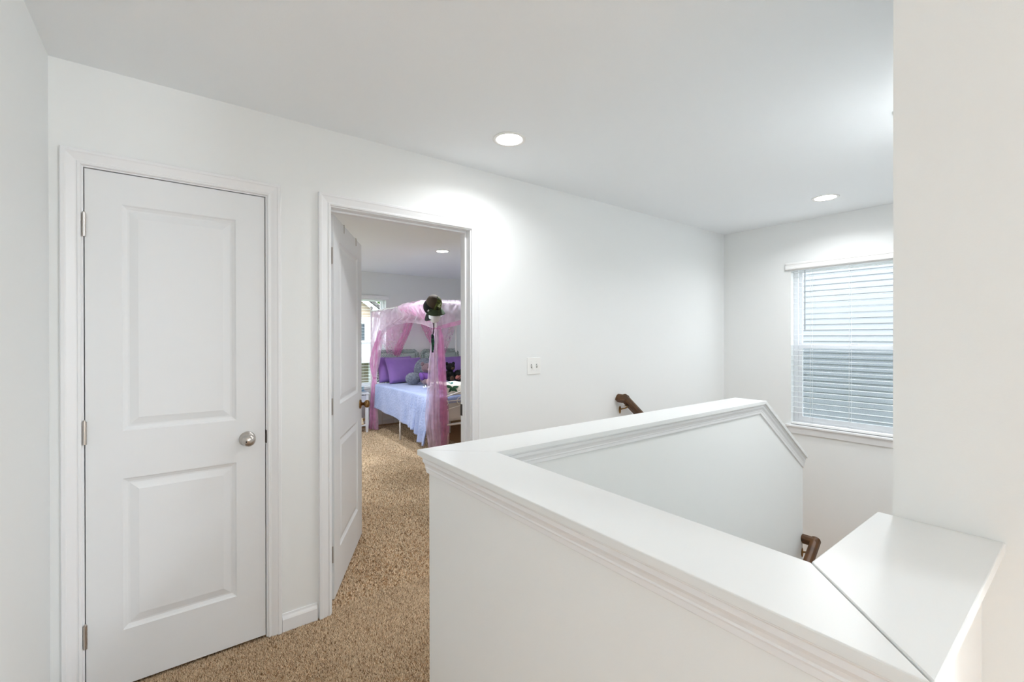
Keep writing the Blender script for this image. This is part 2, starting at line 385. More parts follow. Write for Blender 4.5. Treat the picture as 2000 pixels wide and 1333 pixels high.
# over-door hooks
def hook(s, lab):
    o = empty('over_door_hook', (0, 0, 0), **thing(lab, 'hook', 'hooks over the bedroom door'))
    q = MB(); dx, dy = math.cos(ANG), math.sin(ANG); nx, ny = math.sin(ANG), -math.cos(ANG)
    def P(n_, z): return (.6495+dx*s+nx*n_, YB+dy*s+ny*n_, z)
    pts = [P(-.0018, 1.93), P(-.0018, 2.0475), P(.0368, 2.0475), P(.0368, 2.0)]
    q.tube(pts, .0016, 6, ry=.003).build('strap', NICKEL, o)
    MB().tube([P(-.003, 1.935), P(-.02, 1.925), P(-.04, 1.935), P(-.048, 1.965)], .003, 8).build('hook_arm', NICKEL, o)
hook(.25, 'thin dark metal hook over the middle of the open door top'); hook(.61, 'thin dark metal hook over the open door near its free corner')

# ------------------------------------------------------------------ half wall with caps
hw = empty('wall_stair', (0, 0, 0), **structure('white L-shaped half wall with wide painted cap around the stairwell', 'half wall'))
CT = .019
sx = 2.783; ang = math.radians(34.5); ex = 3.396; ta = math.tan(ang)
zu = ZC-CT                                   # underside of the cap
# core as one welded shell per run
cQ = (QX0+OV, QX1-OV); cP = (PY0+OV, PY1-OV); cR = (RY0+OV, RY1-OV)
MB().prism([(cQ[0], cR[0]), (XR, cR[0]), (XR, cR[1]), (cQ[1], cR[1]), (cQ[1], cP[0]), (cQ[1], cP[1]), (cQ[0], cP[1])], -.12, zu).build('core', WALL, hw)
offz = CT/math.cos(ang)
core = [(cQ[1], zu), (sx-.004, zu), (ex-.01, ZC-offz-(ex-.01-sx)*ta), (ex-.01, ZLOW), (cQ[1], ZLOW)]
MB().prism_y(core, cP[0], cP[1]).build('core', WALL, hw)
g = .0009
MB().prism([(QX0, RY0+.001), (QX0, PY1), (QX1, PY0), (QX1, RY1)], zu, ZC).build('cap_board', CAP, hw, bevel=.002)
MB().prism([(QX0+.0035, RY0), (XR, RY0), (XR, RY1), (QX1+.0025, RY1)], zu, ZC+.0005).build('cap_board', CAP, hw, bevel=.002)
MB().prism([(QX0, PY1), (sx, PY1), (sx, PY0), (QX1, PY0)], zu, ZC).build('cap_board', CAP, hw, bevel=.0015)
sl = [(sx, ZC), (ex, ZC-(ex-sx)*ta), (ex-CT*math.sin(ang)*0, ZC-(ex-sx)*ta-offz), (sx-.006, zu), (sx, zu)]
sl = [(sx, ZC), (ex, ZC-(ex-sx)*ta), (ex-CT*math.sin(ang), ZC-(ex-sx)*ta-CT*math.cos(ang)), (sx-CT*math.tan(ang/2), zu)]
MB().prism_y(sl, PY0, PY1).build('cap_board', CAP, hw, bevel=.0015)
MOL = [(0, 0), (0, .020), (.006, .020), (.010, .0165), (.020, .0165), (.028, .012), (.036, .0095), (.040, .0105), (.044, .0085), (.055, .0075), (.057, .006), (.057, 0)]
def mold(name, A, B, mitA, mitB, nrm):
    """straight moulding under the cap from A to B (xy), nrm outward; mitA/mitB extend with thickness"""
    A, B, nrm = Vector(A), Vector(B), Vector(nrm); d = (B-A).normalized(); n = len(MOL)
    ra = [A+nrm*v-d*v*mitA for q, v in MOL]; rb = [B+nrm*v+d*v*mitB for q, v in MOL]
    MB().add([(p.x, p.y, zu-q) for p, (q, v) in zip(ra, MOL)]+[(p.x, p.y, zu-q) for p, (q, v) in zip(rb, MOL)],
             [tuple(range(n)), tuple(range(n, 2*n))]+[(i, (i+1) % n, n+(i+1) % n, n+i) for i in range(n)]).build(name, TRIM, hw)
mold('cap_molding', (cQ[0], cR[0]), (cQ[0], cP[1]), 0, 1, (-1, 0))
mold('cap_molding', (cQ[1], cR[1]), (cQ[1], cP[0]), -1, -1, (1, 0))
mold('cap_molding', (cQ[0], cP[1]), (sx-.01, cP[1]), 1, 0, (0, 1))
mold('cap_molding', (cQ[1], cR[1]), (XR, cR[1]), -1, 0, (0, 1))
# inner moulding of the P run: level piece then raking piece, mitred
def rakemold(y, side, x0, mit):
    n = len(MOL); A = []; B = []; C = []
    for q, v in MOL:
        bx = sx-(CT+q)*math.tan(ang/2)
        A.append((x0+mit*v, y+side*v, zu-q)); B.append((bx, y+side*v, zu-q))
        L = (ex-.012-bx)
        zz = zu-q-L*ta
        C.append((ex-.012, y+side*v, zz))
    fs = [tuple(range(n)), tuple(range(n, 2*n))]+[(i, (i+1) % n, n+(i+1) % n, n+i) for i in range(n)]
    if mit is not None and side < 0: MB().add(A+B, fs).build('cap_molding', TRIM, hw)
    MB().add(B+C, fs).build('raking_molding', TRIM, hw)
rakemold(cP[0], -1, cQ[1], 1); rakemold(cP[1], 1, cQ[1], 0)

# ------------------------------------------------------------------ stairs
CARP2 = CARPET
def stairs(name, lab, steps, y0, y1):
    o = empty(name, (0, 0, 0), **structure(lab, 'stairs'))
    for x0, x1, z0, z1 in steps: MB().box(x0, x1, y0, y1, z0, z1).build('step', CARP2, o, bevel=.012)
rz = -ZLAND/4
stairs('stairs_upper', 'carpeted stairs descending beside the long white wall',
       [(2.80+.25*i, 3.42 if i == 2 else 2.80+.25*(i+1), ZLAND-.1, -rz*(i+1)) for i in range(3)], cP[1], YA)
MB().box(3.42, XW, YR, YA, ZLAND-.12, ZLAND).build('stairs_landing', CARP2, **structure('carpeted stair landing below the window', 'stairs'))
stairs('stairs_lower', 'carpeted stairs turning down toward the lower floor',
       [(3.40-.25*(i+1), 3.40-.25*i, ZLOW, ZLAND-.19*(i+1)) for i in range(10)], YR, cP[0])

# ------------------------------------------------------------------ handrails
def rail(lab, pts_xz, y, wall_y, sgn, brk):
    o = empty('handrail', (0, 0, 0), **thing(lab, 'handrail', 'walnut stair handrails'))
    prof = [(-.021, -.030), (-.026, -.012), (-.026, .012), (-.018, .028), (0, .033), (.018, .028), (.026, .012), (.026, -.012), (.021, -.030)]
    (x0, z0), (x1, z1) = pts_xz; dx, dz = x1-x0, z1-z0; L = math.hypot(dx, dz); ux, uz = dx/L, dz/L; nx, nz = -uz, ux
    if nz < 0: nx, nz = -nx, -nz
    n = len(prof); A = []; B = []
    for a, q in prof:
        k = 0
        A.append((x0+nx*q, y+a, z0+nz*q)); B.append((x1+nx*q, y+a, z1+nz*q))
    MB().add(A+B, [tuple(range(n)), tuple(range(n, 2*n))]+[(i, (i+1) % n, n+(i+1) % n, n+i) for i in range(n)]).build('rail', WOOD, o, bevel=.004)
    # return to the wall
    c = (x0+ux*.024, z0+uz*.024); rp = []
    for a, q in prof: rp.append((c[0]+ux*a+nx*q, c[1]+uz*a+nz*q))
    ya, yb = y-sgn*.02, wall_y
    MB().add([(p[0], ya, p[1]) for p in rp]+[(p[0], yb, p[1]) for p in rp],
             [tuple(range(n)), tuple(range(n, 2*n))]+[(i, (i+1) % n, n+(i+1) % n, n+i) for i in range(n)]).build('wall_return', WOOD, o, bevel=.004)
    for s in brk:
        bx, bz = x0+ux*s, z0+uz*s; px, pz = bx-nx*.030, bz-nz*.030
        br = MB().tube([(px, y, pz), (px, y, pz-.012), (px, y+sgn*.02, pz-.024), (px, wall_y-sgn*.012, pz-.036), (px, wall_y-sgn*.006, pz-.038)], .006, 8).build('bracket', BRONZE, o, smooth=True)
        MB().ell((px, wall_y-sgn*.0045, pz-.042), (.013, .0045, .032), 14, 8).build('bracket_plate', BRONZE, br, smooth=True)
        MB().box(px-.03, px+.03, y-.011, y+.011, pz-.003, pz+.001).build('saddle', BRONZE, br)
rail('walnut handrail on the long white wall above the half wall', ((2.822, .925), (3.72, .925-.9*.765)), YA-.075, YA, 1, (.075, .85))
rail('walnut handrail end seen down inside the stairwell corner', ((3.400, .055), (1.4, .055-2.0*.80)), PY0+OV-.075, PY0+OV, 1, (.065, 1.2))

# ------------------------------------------------------------------ light switch
sw = empty('light_switch', (1.967, YA, 1.200), **thing('white double toggle light switch plate on the long white wall', 'light switch'))
MB().box(-.058, .058, -.0055, 0, -.057, .057).build('cover_plate', PLATE, sw, bevel=.003)
for x in (-.023, .023):
    MB().box(x-.0055, x+.0055, -.0065, -.0045, -.0125, .0125).build('toggle_slot', mat('switch_gap', (150, 150, 148), .5) if x < 0 else bpy.data.materials['switch_gap'], sw)
    MB().add([(x-.004, -.006, -.006), (x+.004, -.006, -.006), (x+.004, -.006, .006), (x-.004, -.006, .006), (x-.0035, -.017, .004), (x+.0035, -.017, .004), (x+.0035, -.015, .011), (x-.0035, -.015, .011)],
             [(0, 1, 5, 4), (1, 2, 6, 5), (2, 3, 7, 6), (3, 0, 4, 7), (4, 5, 6, 7), (3, 2, 1, 0)]).build('toggle', PLATE, sw, bevel=.0008)
    for z in (-.03, .03): MB().lathe([(.003, 0), (.003, .001), (0, .0013)], 10, Matrix.Translation((x, -.0055, z)) @ Matrix.Rotation(PI/2, 4, 'X')).build('screw', PLATE, sw)

# ------------------------------------------------------------------ recessed lights
def can(x, y, lab, power=CAN_W, col=(.965, .985, 1.0)):
    o = empty('ceiling_light', (x, y, H), **thing(lab, 'ceiling light', 'round recessed ceiling lights'))
    MB().lathe([(.088, 0), (.088, -.003), (.084, -.006), (.070, -.0045), (.0665, -.0025), (.0665, 0)], 48).build('trim_ring', RING, o, smooth=True)
    MB().lathe([(.0665, -.0015), (.0665, -.0035), (.04, -.0045), (0, -.005)], 40).build('lens', LENS, o, smooth=True)
    L = bpy.data.lights.new('lamp', 'AREA'); L.shape = 'DISK'; L.size = .13; L.energy = power; L.color = col; L.spread = math.radians(150)
    lo = bpy.data.objects.new('lamp', L); COL.objects.link(lo); lo.parent = o; lo.location = (0, 0, -.008)
    return o
can(1.419, 1.899, 'glowing round recessed ceiling light above the bedroom doorway', power=2.7)
can(3.901, 1.274, 'glowing round recessed ceiling light near the stairwell window', power=3.6)
can(2.612, 4.850, 'glowing round recessed ceiling light seen through the bedroom doorway', power=7.5, col=(.86, .94, 1.0))
can(1.25, 5.3, 'added recessed bedroom fill light hidden behind the open door', power=8.5, col=(.86, .94, 1.0))  # added out of view to brighten the bedroom
def fill(x, y, lab, power):  # added dome out of view, lifts the overall hall brightness
    o = empty('fill_light', (x, y, H), **thing(lab, 'ceiling light'))
    MB().lathe([(.19, 0), (.19, -.03), (.17, -.035)], 40).build('rim', RING, o, smooth=True)
    MB().lathe([(.165, -.032), (.16, -.06), (.13, -.088), (.07, -.105), (0, -.11)], 40).build('glass_dome', mat_emit('fill_glow', (1.0, .99, .97), 6) if 'fill_glow' not in bpy.data.materials else bpy.data.materials['fill_glow'], o, smooth=True)
    L = bpy.data.lights.new('lamp', 'POINT'); L.shadow_soft_size = .12; L.energy = power; L.color = (.89, .955, 1.0)
    lo = bpy.data.objects.new('lamp', L); COL.objects.link(lo); lo.parent = o; lo.location = (0, 0, -.26)
can(2.70, .52, 'added recessed fill light over the lower stairs behind the right wall', power=5.6)  # unseen light added to brighten the stairwell
fill(1.9, -2.3, 'flush dome added in the unseen loft behind the viewpoint', FILL_W)

# ------------------------------------------------------------------ windows and blinds
def window(name, lab, Mx, W, z0, z1, screen=True, trimmed=True):
    """local x 0..W to the right seen from inside, y outward, z up"""
    o = empty(name, **structure(lab, 'window')); o.matrix_world = Mx
    yf0, yf1 = .062, .112; fw = .036; zm = (z0+z1)/2-.012
    MB().holed([0, W], [z0, z1], [(fw, W-fw, z0+fw, z1-fw)], up, yf0, yf1).build('frame', VINYL, o, bevel=.002)
    us = MB().holed([fw, W-fw], [zm-.018, z1-fw], [(fw+.026, W-fw-.026, zm+.018, z1-fw-.026)], up, .090, .106).build('upper_sash', VINYL, o, bevel=.002)
    MB().box(fw+.024, W-fw-.024, .096, .099, zm+.016, z1-fw-.024).build('pane', GLASS, us)
    ls = MB().holed([fw, W-fw], [z0+fw, zm+.018], [(fw+.034, W-fw-.034, z0+fw+.036, zm-.020)], up, .068, .086).build('lower_sash', VINYL, o, bevel=.002)
    MB().box(fw+.032, W-fw-.032, .075, .078, z0+fw+.034, zm-.018).build('pane', GLASS, ls)
    lk = MB().box(W/2-.03, W/2+.03, .066, .086, zm+.018, zm+.026).build('sash_lock', VINYL, o, bevel=.002)
    if screen: MB().box(fw, W-fw, .1085, .1095, z0+fw, zm).build('insect_screen', SCREEN, o)
    if trimmed:
        MB().box(-.038, W+.038, -.034, .0625, z0-.020, z0).build('stool', TRIM, o, bevel=.005)
        MB().box(-.020, W+.020, -.015, -.0005, z0-.078, z0-.020).build('apron', TRIM, o, bevel=.003)
    return o
def blind(lab, Mx, W, z0, z1, wand_x=.0, tilt=2.0):
    o = empty('window_blind', **thing(lab, 'window blind')); o.matrix_world = Mx
    pr = [(-.024, 0), (-.030, .006), (-.030, .018), (-.026, .024), (-.026, .040), (-.031, .046), (-.031, .058), (-.025, .062), (-.016, .062), (-.016, 0)]
    n = len(pr); x0, x1 = -.036, W+.036; zt = z1-.036
    va = MB().add([(x0, p, zt+q) for p, q in pr]+[(x1, p, zt+q) for p, q in pr], [tuple(range(n)), tuple(range(n, 2*n))]+[(i, (i+1) % n, n+(i+1) % n, n+i) for i in range(n)]).build('valance', SLAT, o)
    for xx in (x0, x1-.012): MB().box(xx, xx+.012, -.016, -.001, zt, zt+.062).build('valance_return', SLAT, va)
    MB().box(.006, W-.006, -.010, .042, z1-.045, z1-.002).build('headrail', SLAT, o)
    base = None; zz = z1-.062; k = 0; bot = z0+.030
    nsl = int((zz-bot)/.0468)
    for k in range(nsl):
        z = zz-.0468*k
        if base is None:
            s = MB(); m_ = 7; c = math.radians(tilt); P = []
            for i in range(m_):
                q = -.025+.05*i/(m_-1); zc = .0014*(1-(q/.025)**2)
                P.append([(xx, .016+q*math.cos(c)-zc*math.sin(c), q*math.sin(c)+zc) for xx in (.005, W-.005)])
            base = s.grid(P).build('slat', SLATV, o); base.location.z = z
        else:
            q = base.copy(); COL.objects.link(q); q.parent = o; q.location.z = z
    MB().box(.005, W-.005, -.010, .042, z0+.004, z0+.022).build('bottom_rail', SLAT, o, bevel=.004)
    for xx in (.158, W/2-.012, W-.158):
        for yy in (-.0105, .0425): MB().tube([(xx, yy, z0+.02), (xx, yy, z1-.045)], .0011, 5).build('ladder_cord', CORD, o)
    if wand_x: MB().tube([(wand_x, -.014, z1-.055), (wand_x, -.014, z1-.58)], .0045, 8).build('tilt_wand', WAND, o)
    return o
# stairwell window: seen from inside (looking +X) right = -Y
M1 = Matrix.Translation((XW, WIN1[1], 0)) @ Matrix.Rotation(-PI/2, 4, 'Z')
window('window_1', 'white double-hung stairwell window behind open blinds', M1, WIN1[1]-WIN1[0], WIN1[2], WIN1[3])
blind('white two-inch slat blind with grey wand in the stairwell window', M1, WIN1[1]-WIN1[0], WIN1[2], WIN1[3], wand_x=.118)
M2 = Matrix.Translation((WINB[0], BW, 0))
window('window_2', 'white bedroom window beside the canopy bed', M2, WINB[1]-WINB[0], WINB[2], WINB[3])
blind('white slat blind in the bedroom window behind the bed post', M2, WINB[1]-WINB[0], WINB[2], WINB[3], tilt=0)
window('window_6', 'added white bedroom side window hidden behind the open door', Matrix.Translation((.50, WINL[0], 0)) @ Matrix.Rotation(PI/2, 4, 'Z'), WINL[1]-WINL[0], WINL[2], WINL[3], screen=False)  # added unseen window, daylight for the quilt side
for i, wb in enumerate((WB1, WB2, WB3)):  # added windows out of view, daylight source for the hall
    MX = Matrix.Translation((wb[1], -4.7, 0)) @ Matrix.Rotation(PI, 4, 'Z')
    window('window_%d' % (3+i), ['added daylight window straight behind the viewpoint', 'added white loft window behind the viewpoint', 'white loft window behind the viewpoint by the end wall, added for daylight'][i], MX, wb[1]-wb[0], wb[2], wb[3], screen=False)
def portal(loc, rot, sx_, sy_):
    L = bpy.data.lights.new('sky_portal', 'AREA'); L.shape = 'RECTANGLE'; L.size = sx_; L.size_y = sy_; L.cycles.is_portal = True
    o = bpy.data.objects.new('sky_portal', L); COL.objects.link(o); o.location = loc; o.rotation_euler = rot
portal((XW+.13, 1.281, 1.32), (PI/2, 0, PI/2), .91, 1.44)
portal((2.315, BW+.13, 1.32), (-PI/2, 0, 0), .91, 1.44)
portal((.37, 5.25, 1.32), (PI/2, 0, -PI/2), 1.40, 1.44)
for wb in (WB1, WB2, WB3): portal(((wb[0]+wb[1])/2, -4.83, 1.25), (PI/2, 0, 0), wb[1]-wb[0], 1.9)

# ================================================================== bedroom
BX0, BX1, BY0, BY1 = 2.486, 4.000, 4.800, 6.930     # post centres
ZR = 1.810
IRON = mat('white_iron', (232, 230, 228), .4)
def spl(pts, n):
    """Catmull-Rom through pts, n samples"""
    P = [Vector(p) for p in pts]; out = []; k = len(P)-1
    for i in range(n):
        t = k*i/(n-1); a = min(int(t), k-1); f_ = t-a
        p0, p1, p2, p3 = P[max(a-1, 0)], P[a], P[a+1], P[min(a+2, k)]
        out.append(.5*((2*p1)+(p2-p0)*f_+(2*p0-5*p1+4*p2-p3)*f_**2+(3*p1-p0-3*p2+p3)*f_**3))
    return out
bed = empty('canopy_bed', ((BX0+BX1)/2, (BY0+BY1)/2, 0), **thing('white metal four-poster canopy bed with scrolled footboard', 'bed'))
bed_c = Vector(bed.location)
def bt(name, pts, r, parent=bed, n=8, mt=IRON, smooth=True):
    off = bed_c if parent is bed else bed_c
    return MB().tube([Vector(p)-off for p in pts], r, n).build(name, mt, parent, smooth=smooth)
for x in (BX0, BX1):
    for y in (BY0, BY1):
        p = bt('post', [(x, y, 0), (x, y, ZR+.02)], .0165, n=12)
        MB().ell(Vector((x, y, ZR+.045))-bed_c, (.024, .024, .028), 14, 10).build('finial', IRON, p, smooth=True)
        MB().lathe([(.022, 0), (.022, .012), (.018, .016)], 14, Matrix.Translation(Vector((x, y, ZR-.012))-bed_c)).build('post_collar', IRON, p, smooth=True)
for y in (BY0, BY1): bt('canopy_rail', [(BX0, y, ZR), (BX1, y, ZR)], .011)
for x in (BX0, BX1):
    bt('canopy_rail', [(x, BY0, ZR), (x, BY1, ZR)], .011)
    o_ = MB(); xx = x-bed_c.x
    o_.box(xx-.016, xx+.016, BY0-bed_c.y, BY1-bed_c.y, .318, .362).build('side_rail', IRON, bed, bevel=.003)
for y in (BY0, BY1): bt('end_rail', [(BX0, y, .34), (BX1, y, .34)], .014)
for x in (BX0+.02, (BX0+BX1)/2, BX1-.02):
    for y in (5.80,): bt('leg', [(x-.03 if x < 3 else x, y, 0), (x-.03 if x < 3 else x, y, .33)], .013)
bt('leg', [((BX0+BX1)/2, 5.1, 0), ((BX0+BX1)/2, 5.1, .33)], .013); bt('centre_rail', [((BX0+BX1)/2, BY0, .33), ((BX0+BX1)/2, BY1, .33)], .014)
def end_panel(name, y, zt, rise, zl):
    xm = (BX0+BX1)/2
    root = bt(name, spl([(BX0, y, zt), (BX0+.25, y, zt+rise*.35), (xm, y, zt+rise), (BX1-.25, y, zt+rise*.35), (BX1, y, zt)], 33), .009)
    bt('cross_bar', [(BX0, y, zt-.02), (BX1, y, zt-.02)], .006, root)
    bt('cross_bar', spl([(BX0, y, zl), (BX0+.3, y, zl+.06), (xm, y, zl+.13), (BX1-.3, y, zl+.06), (BX1, y, zl)], 25), .006, root)
    for k in range(7):
        x = BX0+(BX1-BX0)*(k+.9)/8.0
        u_ = abs((x-xm)/(xm-BX0)); top = zl+.13*(1-u_**1.4)
        bt('spindle', [(x, y, .02 if k in (0, 1, 2, 4, 5, 6) else .34), (x, y, top)], .0055, root)
    for k, (cx, s_) in enumerate(((BX0+.13, 1), (BX0+.34, -1), (BX0+.55, 1), (BX1-.55, -1), (BX1-.34, 1), (BX1-.13, -1))):
        cz = zl+.10+.05*(1-abs((cx-xm)/(xm-BX0)))
        pts = [(cx+s_*(.010+.045*a/14)*math.cos(a*.62), y, cz+(.010+.045*a/14)*math.sin(a*.62)) for a in range(15)]
        pts.append((pts[-1][0]+s_*.02, y, zl+.03))
        bt('scroll', pts, .0055, root, n=6)
    return root
end_panel('footboard', BY0, .645, .17, .49); end_panel('headboard', BY1, .90, .16, .70)

# mattress
MATT = mat('mattress_ticking', (205, 200, 196), .9, bump=.2, bscale=40)
def cushion(name, w_, d_, h_, material, parent=None, nx=26, ny=26, pw=6, **props):
    top = []; bot = []
    for i in range(nx+1):
        u = -1+2*i/nx; rt = []; rb = []
        for j in range(ny+1):
            v = -1+2*j/ny
            k = max(0, (1-abs(u)**pw)*(1-abs(v)**pw))**.45
            wr = .010*k*mnoise.noise(Vector((u*3.1, v*2.2, w_*7+h_)))+.006*k*mnoise.noise(Vector((u*6+v*5, v*2, 3)))
            pu = u*w_/2*(1-.05*(1-v*v)*abs(u)); pv = v*d_/2*(1-.08*(1-u*u)*abs(v))
            rt.append((pu, pv, h_/2*k+wr)); rb.append((pu, pv, -h_/2*k))
        top.append(rt); bot.append(rb)
    o = MB().grid(top).grid(bot).build(name, material, parent, smooth=True, **props)
    return weld(o)
mt_ = MB().box(BX0+.02, BX1-.02, BY0+.03, BY1-.05, .365, .655).build('mattress', MATT, bevel=.04, **thing('pale grey mattress on the white canopy bed frame', 'mattress'))

# quilt draped over the near side
QUILT = mat('lavender_quilt', (152, 166, 208), .9, col2=(168, 180, 218), vscale=5, bump=1.0, bscale=38, sheen=.3)
zt = .690
rows = []
xq0, xq1 = BX0-.035, BX1+.03
NX, NY = 60, 70
for j in range(NY+1):
    v = j/NY; y = 6.66+(4.845-6.66)*v; row = []
    hem = float(np.interp(v, [0, .05, .42, .67, .80, .90, 1.0], [.34, .335, .298, .256, .248, .150, .135]))+.004*math.sin(v*21)
    for i in range(NX+1):
        if i <= 24:                       # hanging side, from hem up
            k = i/24; z = hem+(zt-.015-hem)*k
            wob = (1-k)*(.006+.034*max(0, v-.35))*math.sin(v*26+1.2*math.sin(v*9)+k*2.2*v)+(1-k)*.018
            flare = (1-k)**.7*.13*max(0, (v-.58)/.42)*math.sin(max(0, v-.58)*55)
            row.append((xq0-wob-abs(flare)*.8, y-(1-k)*.12*max(0, v-.80)/.2*0+flare*.4, z))
        elif i <= 28:
            k = (i-24)/4; a = k*PI/2
            row.append((xq0+.035*(1-math.cos(a)), y, zt-.015+.015*math.sin(a)))
        else:
            k = (i-28)/(NX-28); x = xq0+.035+(xq1-xq0-.035)*k
            row.append((x, y, zt+.010*mnoise.noise(Vector((x*4, y*4, 1)))))
    rows.append(row)
for dz in (.02, .05, .09):
    rows.append([(x, y-.028-.1*dz, max(z-dz, .13) if i > 24 else z-dz*i/24) for i, (x, y, z) in enumerate(rows[NY])])
MB().grid(rows).build('quilt', QUILT, smooth=True, solid=.012, **thing('lavender blue stitched quilt hanging over the side of the canopy bed', 'quilt'))
# leaf print throw folded over the foot
CREAM = mat('throw_cream', (236, 230, 218), .9, bump=.4, bscale=70)
LEAF = mat('throw_leaf_green', (44, 84, 60), .9); BERRY = mat('throw_berry', (92, 44, 52), .9)
tq = empty('throw_blanket', (3.20, 5.02, .700), **thing('cream throw blanket with dark green leaf print folded at the bed foot', 'blanket'))
TEALP = mat('throw_teal', (72, 132, 128), .9)
def tsurf(u, a):                       # u along x -.58..+.58, a 0..1 from front bottom over the top to the back
    w_ = .012*math.sin(u*9)+.008*math.sin(u*21+1)
    if a < .35: k = a/.35; return (u, -.155+.012*math.sin(u*7+k*2)-.018*math.sin(k*PI), -.040+.130*k+w_*k)
    if a < .5: k = (a-.35)/.15*PI/2; return (u, -.155+.05*(1-math.cos(k))+.012*math.sin(u*7+2), .090+.018*math.sin(k)+w_)
    if a < .85: k = (a-.5)/.35; return (u, -.105+.26*k, .108+w_+.014*math.sin(k*9+u*6))
    k = (a-.85)/.15; return (u, .155+.03*math.sin(k*PI/2), .108*(1-k)+.012+w_*(1-k))
P = [[tsurf(-.58+1.16*i/47, j/31) for j in range(32)] for i in range(48)]
MB().grid(P).build('cloth', CREAM, tq, smooth=True, solid=.010)
def patch(uc, ac, pts, nm, mt):
    vs = []
    for off in (.006, .009):
        for p, q in pts:
            x_, y_, z_ = tsurf(uc+p, min(.98, max(.02, ac+q*2.6))); vs.append((x_, y_-off, z_+off*.8))
    k = len(pts); MB().add(vs, [tuple(range(k)), tuple(range(k, 2*k))]+[(i, (i+1) % k, k+(i+1) % k, k+i) for i in range(k)]).build(nm, mt, tq)
def leafpts(L_, a): return [(p*math.cos(a)-q*math.sin(a), p*math.sin(a)+q*math.cos(a)) for p, q in [(0, 0), (.3*L_, .18*L_), (.65*L_, .17*L_), (L_, 0), (.65*L_, -.17*L_), (.3*L_, -.18*L_)]]
for uc in (-.46, -.20, .06, .33):
    for da in (PI-.15, .15, -PI/2+.1, -PI/2-.75, -PI/2+.9): patch(uc, .30, leafpts(.098 if abs(math.cos(da)) > .8 else .085, da), 'leaf_print', LEAF)
    patch(uc-.115, .22, leafpts(.034, .3)+[], 'berry_print', BERRY)
for uc, ac in ((-.40, .60), (-.25, .70), (-.10, .58), (.02, .74), (.16, .62), (.30, .72), (.44, .60)):
    for da in (.3, 2.2, 4.1): patch(uc, ac, leafpts(.05, da), 'teal_print', TEALP)
# pillows
PURP = mat('purple_cotton', (128, 94, 160), .85, col2=(114, 80, 146), vscale=3, bump=.35, bscale=9, sheen=.3)
GREYF = mat('grey_fluff', (112, 116, 128), .95, col2=(84, 88, 100), vscale=40, bump=1., bscale=70, sheen=.5)
GING = mat('gingham', (70, 88, 84), .9)
_nt = GING.node_tree; _c = _nt.nodes.new('ShaderNodeTexChecker'); _c.inputs['Scale'].default_value = 78
_c.inputs[1].default_value = lin((206, 214, 210))+(1,); _c.inputs[2].default_value = lin((62, 84, 82))+(1,)
_t = _nt.nodes.new('ShaderNodeTexCoord'); _nt.links.new(_t.outputs['Object'], _c.inputs['Vector']); _nt.links.new(_c.outputs[0], _nt.nodes['Principled BSDF'].inputs['Base Color'])
def place(o, x, y, z, tilt, rz=0, rl=0):
    o.location = (x, y, z); o.rotation_euler = (Euler((tilt, 0, rz))).copy(); return o
def sham(x, lab, rz):
    o = empty('pillow_sham', **thing(lab, 'pillow', 'gingham shams at the headboard'))
    cushion('pillow_body', .62, .42, .09, GING, o)
    n = 150; A = []; B = []
    for k in range(n+1):
        t = 4*k/n % 4; s_ = int(t); f_ = t-s_; w_, h_ = .31, .21
        x_, y_ = [(-w_+2*w_*f_, -h_), (w_, -h_+2*h_*f_), (w_-2*w_*f_, h_), (-w_, h_-2*h_*f_)][s_]
        ex_, ey_ = [(0, -1), (1, 0), (0, 1), (-1, 0)][s_]
        A.append((x_*.985, y_*.98, 0)); B.append((x_+ex_*.055, y_+ey_*.055+(0), .016*math.sin(k*1.9)))
    MB().grid([A, B]).build('ruffle', GING, o, smooth=True, solid=.003)
    return place(o, x, 6.865, .945, math.radians(74), rz)
sham(2.92, 'green gingham ruffled sham behind the left purple pillow', 0); sham(3.68, 'green gingham ruffled sham behind the right purple pillow', 0)
def pil(x, y, z, w_, h_, lab, tilt=66, rz=0):
    o = cushion('pillow', w_, h_, .13, PURP, **thing(lab, 'pillow', 'purple bed pillows')); return place(o, x, y, z, math.radians(tilt), rz)
pil(2.90, 6.585, .890, .62, .42, 'purple pillow leaning at the left of the headboard', 64, math.radians(4))
pil(3.66, 6.60, .890, .62, .42, 'purple pillow leaning at the right of the headboard', 64, math.radians(-3))
pil(2.80, 6.735, .90, .58, .42, 'darker purple pillow tucked behind the left purple pillow', 70, 0)
def fluffy(x, y, z, r, lab):
    seed = Vector((x*9, y*7, z*5))
    def dsp(d): return .05*mnoise.noise(d*9+seed)+.035*mnoise.noise(d*26+seed)
    MB().ell((0, 0, 0), r, 64, 44, disp=dsp).build('fluffy_cushion', GREYF, smooth=False, **thing(lab, 'cushion', 'grey fluffy cushions')).location = (x, y, z)
fluffy(3.13, 6.385, .89, (.175, .10, .185), 'big round grey fluffy cushion against the left purple pillow')
fluffy(2.86, 6.22, .785, (.115, .10, .09), 'small grey fluffy cushion lying left of the teddy bear')

